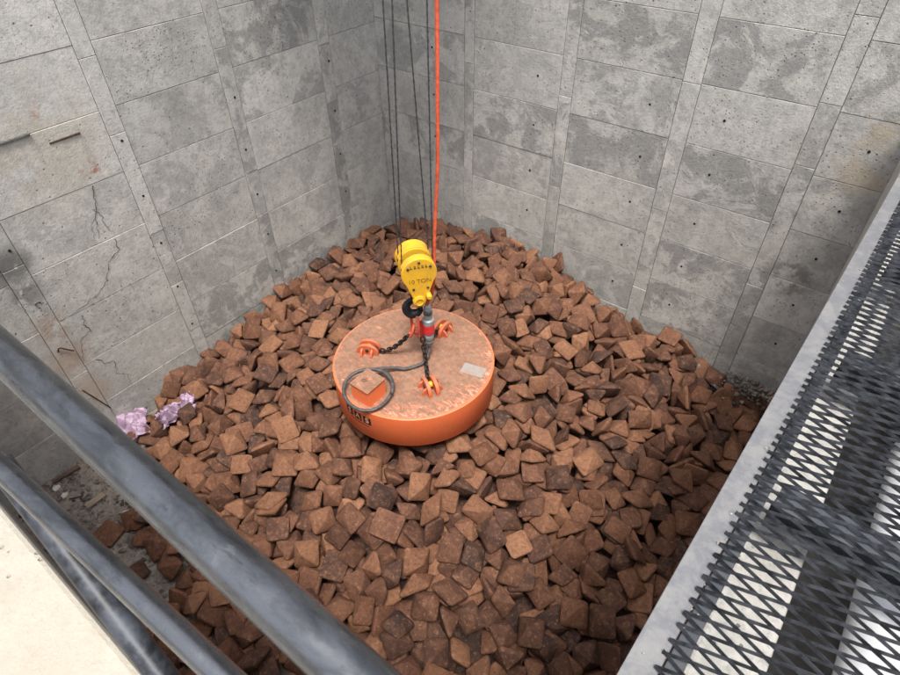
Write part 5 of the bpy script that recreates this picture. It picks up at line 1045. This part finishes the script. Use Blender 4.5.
def chain(lab, path, pitch=.037, wire=.0068):
    P = spline(path, 30); d = [0]
    for a, c in zip(P, P[1:]): d.append(d[-1] + (c-a).length)
    n = int(d[-1]/pitch); b = NB(); j = 0
    def at(s):
        k = max(i for i in range(len(d)) if d[i] <= s+1e-9); k = min(k, len(d)-2); t = (s-d[k])/max(1e-9,d[k+1]-d[k]); return P[k].lerp(P[k+1], t)
    for i in range(n):
        a, c = at(i*pitch), at((i+1)*pitch); ax = (c-a).normalized(); x, y = frame_at(ax)
        rr = PI/4 + (PI/2 if i % 2 else 0); sd_ = x*math.cos(rr) + y*math.sin(rr)
        tube(b, link_pts((a+c)/2, ax, sd_, pitch+.017, .034, 14), wire, 6, closed=True)
    tag(obj('chain', b, M_CHAIN, smooth=60), lab, 'chain', 'sling chains of the magnet')
def lugp(i, inner=.03):
    a = math.radians(LUGS[i][0]); r = LUGS[i][1] - inner; return V((MC.x + r*math.cos(a), MC.y + r*math.sin(a), MT+.05))
l0, l1, l2 = lugp(0), lugp(1), lugp(2)
s0 = pt(-.03,1.50)
chain('dark steel chain sagging to the lug on the left of the magnet', [s0, s0.lerp(l0,.35)-UP*.075, s0.lerp(l0,.7)-UP*.085, l0])
s1 = pt(.08,1.47,-.04)
chain('short dark chain running behind the plug to the rear lug', [s1, s1.lerp(l1,.5)-UP*.06, l1])
s2 = pt(.085,1.49,.03)
chain('dark steel chain hanging from the red ring to the front lug', [s2, pt(.095,1.36,.09), s2.lerp(l2,.75)-UP*.05, l2])

# ------------------------------------------------------------------ guard rail at the near left
gr = thing('guard_rail', 'scuffed dark steel pipe guard rail crossing the lower left corner', 'railing', (-2.0,.135,3.30))
def rel(p): return V(p) - V((-2.0,.135,3.30))
b = NB(); tube(b, [rel((-4.4 + i*.22, .128, 4.035)) for i in range(21)], .0345, 28); obj('top_rail', b, M_PIPE, gr, smooth=60)
b = NB(); tube(b, [rel((-1.42 + i*.1, .026 + .05*(-.74 + i*.1), 3.92)) for i in range(15)], .0195, 20); obj('mid_rail', b, M_PIPE, gr, smooth=60)
b = NB(); tube(b, [rel((-1.06,.012,3.915)), rel((-.02,-.052,3.415))], .022, 14); obj('brace', b, M_STEEL, gr, smooth=60)
for x, y in ((-1.40,-.01), (-.03,.058)):
    b = NB(); tube(b, [rel((x,y,3.92)), rel((x,.128,4.03))], .015, 12); obj('hanger', b, M_STEEL, gr, smooth=60)
for x in (-4.3,-.03):
    b = NB(); tube(b, [rel((x,.128,3.2)), rel((x,.128,4.03))], .026, 16); obj('post', b, M_PIPE, gr, smooth=60)

# ------------------------------------------------------------------ grating platform on the right
GZ = 3.4; GA = -math.radians(2.2)
gp = thing('grating_platform', 'expanded steel mesh walkway with a light grey edge angle on the right', 'walkway', (-.032,-.05,GZ), GA)
GL = 5.30
b = NB(); lay = None
box(b, 0,.068,0,GL,-.006,0); box(b, 0,.006,0,GL,-.07,-.0065); obj('edge_angle', b, M_GALV, gp, bevel=.0015)
# expanded metal: strands zigzag across the walkway and touch their neighbours at the nodes
pit, lng, x0, x1 = .0185, .118, .056, 1.1
b = NB(); rg = random.Random(9)
nk = int(GL/pit); ns = int((x1-x0)/(lng/2))
for k in range(nk):
    prev = None; yb = k*pit + .02
    for i in range(ns+1):
        x = x0 + i*lng/2; sgn = 1 if (i+k) % 2 == 0 else -1
        yc = yb + sgn*pit*.43; zc = .007 + .002*sgn
        if i == 0: yc += rg.uniform(-.004,.004)
        ring = [b.verts.new((x+rg.uniform(-.0008,.0008), yc+dy, zc+dz)) for dy, dz in ((-.0024,-.0052),(-.0004,-.0058),(.0026,.0038),(.0006,.005))]
        if prev:
            for q in range(4): b.faces.new((prev[q], prev[(q+1)%4], ring[(q+1)%4], ring[q]))
        else: b.faces.new(ring)
        prev = ring
    b.faces.new(prev[::-1])
obj('mesh_panel', b, M_MESH, gp)
b = NB(); box(b, .072,.108,0,GL,-.10,-.0065); box(b, .085,.091,0,GL,-.16,-.1005); obj('side_beam', b, M_BEAM, gp, bevel=.003)
for y in (.52,1.32,2.02,2.76,3.5,4.24,4.98):
    b = NB(); box(b, .127,1.1,y-.045,y+.045,-.012,-.0065); box(b, .127,1.1,y-.005,y+.005,-.10,-.0125); box(b, .127,1.1,y-.045,y+.045,-.108,-.1005); obj('cross_beam', b, M_BEAM, gp, bevel=.002)
b = NB(); box(b, 1.1,1.168,0,GL,-.08,0); obj('edge_angle', b, M_GALV, gp, bevel=.002)
b = NB(); rg = random.Random(6)
for i in range(110):                                        # grit caught on the edge
    y = rg.uniform(0,GL); x = .058 + rg.gauss(0,.010); s = rg.uniform(.0015,.0042)
    if rg.random() < .1: x = rg.uniform(.01,.06)
    M = Matrix.Translation((x,y,s*.5)) @ Matrix.Rotation(rg.uniform(0,6), 4, V((rg.random(),rg.random(),rg.random()+.1)).normalized())
    box(b, -s,s,-s*.8,s*.8,-s*.6,s*.6, M)
g_ = obj('grit', b, M_STONE, gp); g_['kind'] = 'stuff'
b = NB(); tube(b, [(.52,-.6+i*.2,3.08) for i in range(14)], .075, 28); tag(obj('white_pipe', b, M_PVC, smooth=60), 'glossy white pipe lying in the dark below the grating', 'pipe')

# ------------------------------------------------------------------ litter on the pit floor
def blob(b, c, s, rg, sub=1):
    r = bmesh.ops.create_icosphere(b, subdivisions=sub, radius=1)
    R = Matrix.Rotation(rg.uniform(0,6), 3, V((rg.gauss(0,1),rg.gauss(0,1),rg.gauss(0,1)+.01)).normalized()); q0 = V((rg.uniform(0,90),0,0))
    for v in r['verts']:
        p = v.co.copy(); p *= 1 + .35*noise.noise(p*1.3 + q0); p.x *= s[0]; p.y *= s[1]; p.z *= s[2]; v.co = R @ p + V(c)
b = NB(); rg = random.Random(21)
for i in range(2300):
    x = rg.uniform(-5.12,-2.9); y = rg.uniform(-.1,1.4)
    if heap(x, y) > .2: continue
    s = abs(rg.gauss(.006,.009)) + .004
    blob(b, (x,y,s*.3), (s*1.3,s,s*.7), rg)
for i in range(160):                                        # crumbs of rubble by the right wall
    x = -.12 + rg.gauss(0,.16); y = YR - abs(rg.gauss(.06,.12)) - .02
    if x > .13: continue
    s = rg.uniform(.008,.024); blob(b, (x,y,.30 + .05*rg.random() - .5*(YR-y-.05)*.2 - max(0,x)*.3), (s*1.3,s,s*.7), rg)
tag(obj('gravel', b, M_STONEB), 'loose gravel and rubble crumbs on the pit floor and by the right wall', 'gravel', kind='stuff')
def plank(lab, p0, p1, wd, th, mt):
    p0, p1 = V(p0), V(p1); d = p1-p0; a = math.atan2(d.y, d.x); b = NB(); box(b, -d.length/2, d.length/2, -wd/2, wd/2, -th/2, th/2)
    o = obj('plank', b, mt, bevel=.003); o.location = (p0+p1)/2; o.rotation_euler = (0, -math.asin(max(-1,min(1,d.z/d.length))), a)
    tag(o, lab, 'plank')
plank('dark wet plank lying on the gravel against the left wall', (-5.056, 0.274, 0.03), (-5.026, 0.518, 0.04), .05, .025, M_WOODD)
plank('pale weathered plank offcut in the middle of the gravel', (-4.537, 0.325, 0.03), (-4.531, 0.498, 0.035), .065, .02, M_WOODL)
plank('thin dark stick on the gravel between the two planks', (-4.757, 0.273, 0.02), (-4.691, 0.363, 0.02), .012, .012, M_WOODD)
b = NB(); blob(b, (0,0,0), (0.06,0.04,0.03), random.Random(3), 2); o = obj('stone', b, M_STONEW, smooth=60); o.location = (-4.174, 0.515, 0.020000000000000004); tag(o, 'white stone on the gravel between the two rails', 'stone', 'stones on the pit floor')
b = NB(); blob(b, (0,0,0), (0.048,0.032,0.024), random.Random(3), 2); o = obj('stone', b, M_STONEW, smooth=60); o.location = (-4.973, 0.264, 0.016); tag(o, 'pale stone beside the dark plank', 'stone', 'stones on the pit floor')
b = NB(); blob(b, (0,0,0), (0.0432,0.0288,0.0216), random.Random(3), 2); o = obj('stone', b, M_STONEW, smooth=60); o.location = (-4.836, 0.272, 0.0144); tag(o, 'small tan stone next to the thin stick', 'stone', 'stones on the pit floor')
b = NB(); box(b, -.19,.19,-.018,.018,-.012,.012); o = obj('steel_bar', b, M_STEEL, bevel=.003); o.location = (-0.36, 5.03, 0.23); o.rotation_euler = (.3,.25,-.2); tag(o, 'short dark steel bar lying on the ingots by the right wall', 'bar')

# crumpled lilac plastic
def cloth(lab, c, rz, lx, ly, hgt, seed, tilt=(0,0)):
    b = NB(); nx, ny = 44, 32; g = []
    for i in range(nx+1):
        col = []
        for j in range(ny+1):
            u, v = i/nx-.5, j/ny-.5; p = V((u*5, v*5, seed*3.7))
            e = 1 - .22*noise.noise(V((math.atan2(v,u)*1.3, seed, 0)))
            f1 = abs(noise.noise(p*.8)); f2 = abs(noise.noise(p*1.7+V((9,2,0)))); f3 = noise.noise(p*3.4)
            x = u*lx*e + .05*noise.noise(p*1.1+V((3,0,0))); y = v*ly*e + .05*noise.noise(p*1.1+V((0,7,0)))
            z = hgt*(.9 - 1.9*f1 - 1.3*f2 + .3*f3) * (1 - 1.6*max(abs(u),abs(v))**2)
            col.append(b.verts.new((x,y,z)))
        g.append(col)
    for i in range(nx):
        for j in range(ny): b.faces.new((g[i][j], g[i+1][j], g[i+1][j+1], g[i][j+1]))
    o = obj('plastic_sheet', b, M_LILAC, smooth=75); o.location = c; o.rotation_euler = (tilt[0], tilt[1], rz)
    so2 = o.modifiers.new('thick', 'SOLIDIFY'); so2.thickness = .002
    tag(o, lab, 'plastic sheet', 'lilac plastic by the left wall')
cloth('crumpled lilac plastic sheet at the foot of the left wall beside the rail', (-5.012, 0.997, 0.13), .9, .60, .34, .12, 1, (.15,-.25))
cloth('smaller torn piece of lilac plastic lying on the ingots', (-4.594, 1.431, 0.31), 1.2, .40, .2, .11, 4, (.2,-.3))
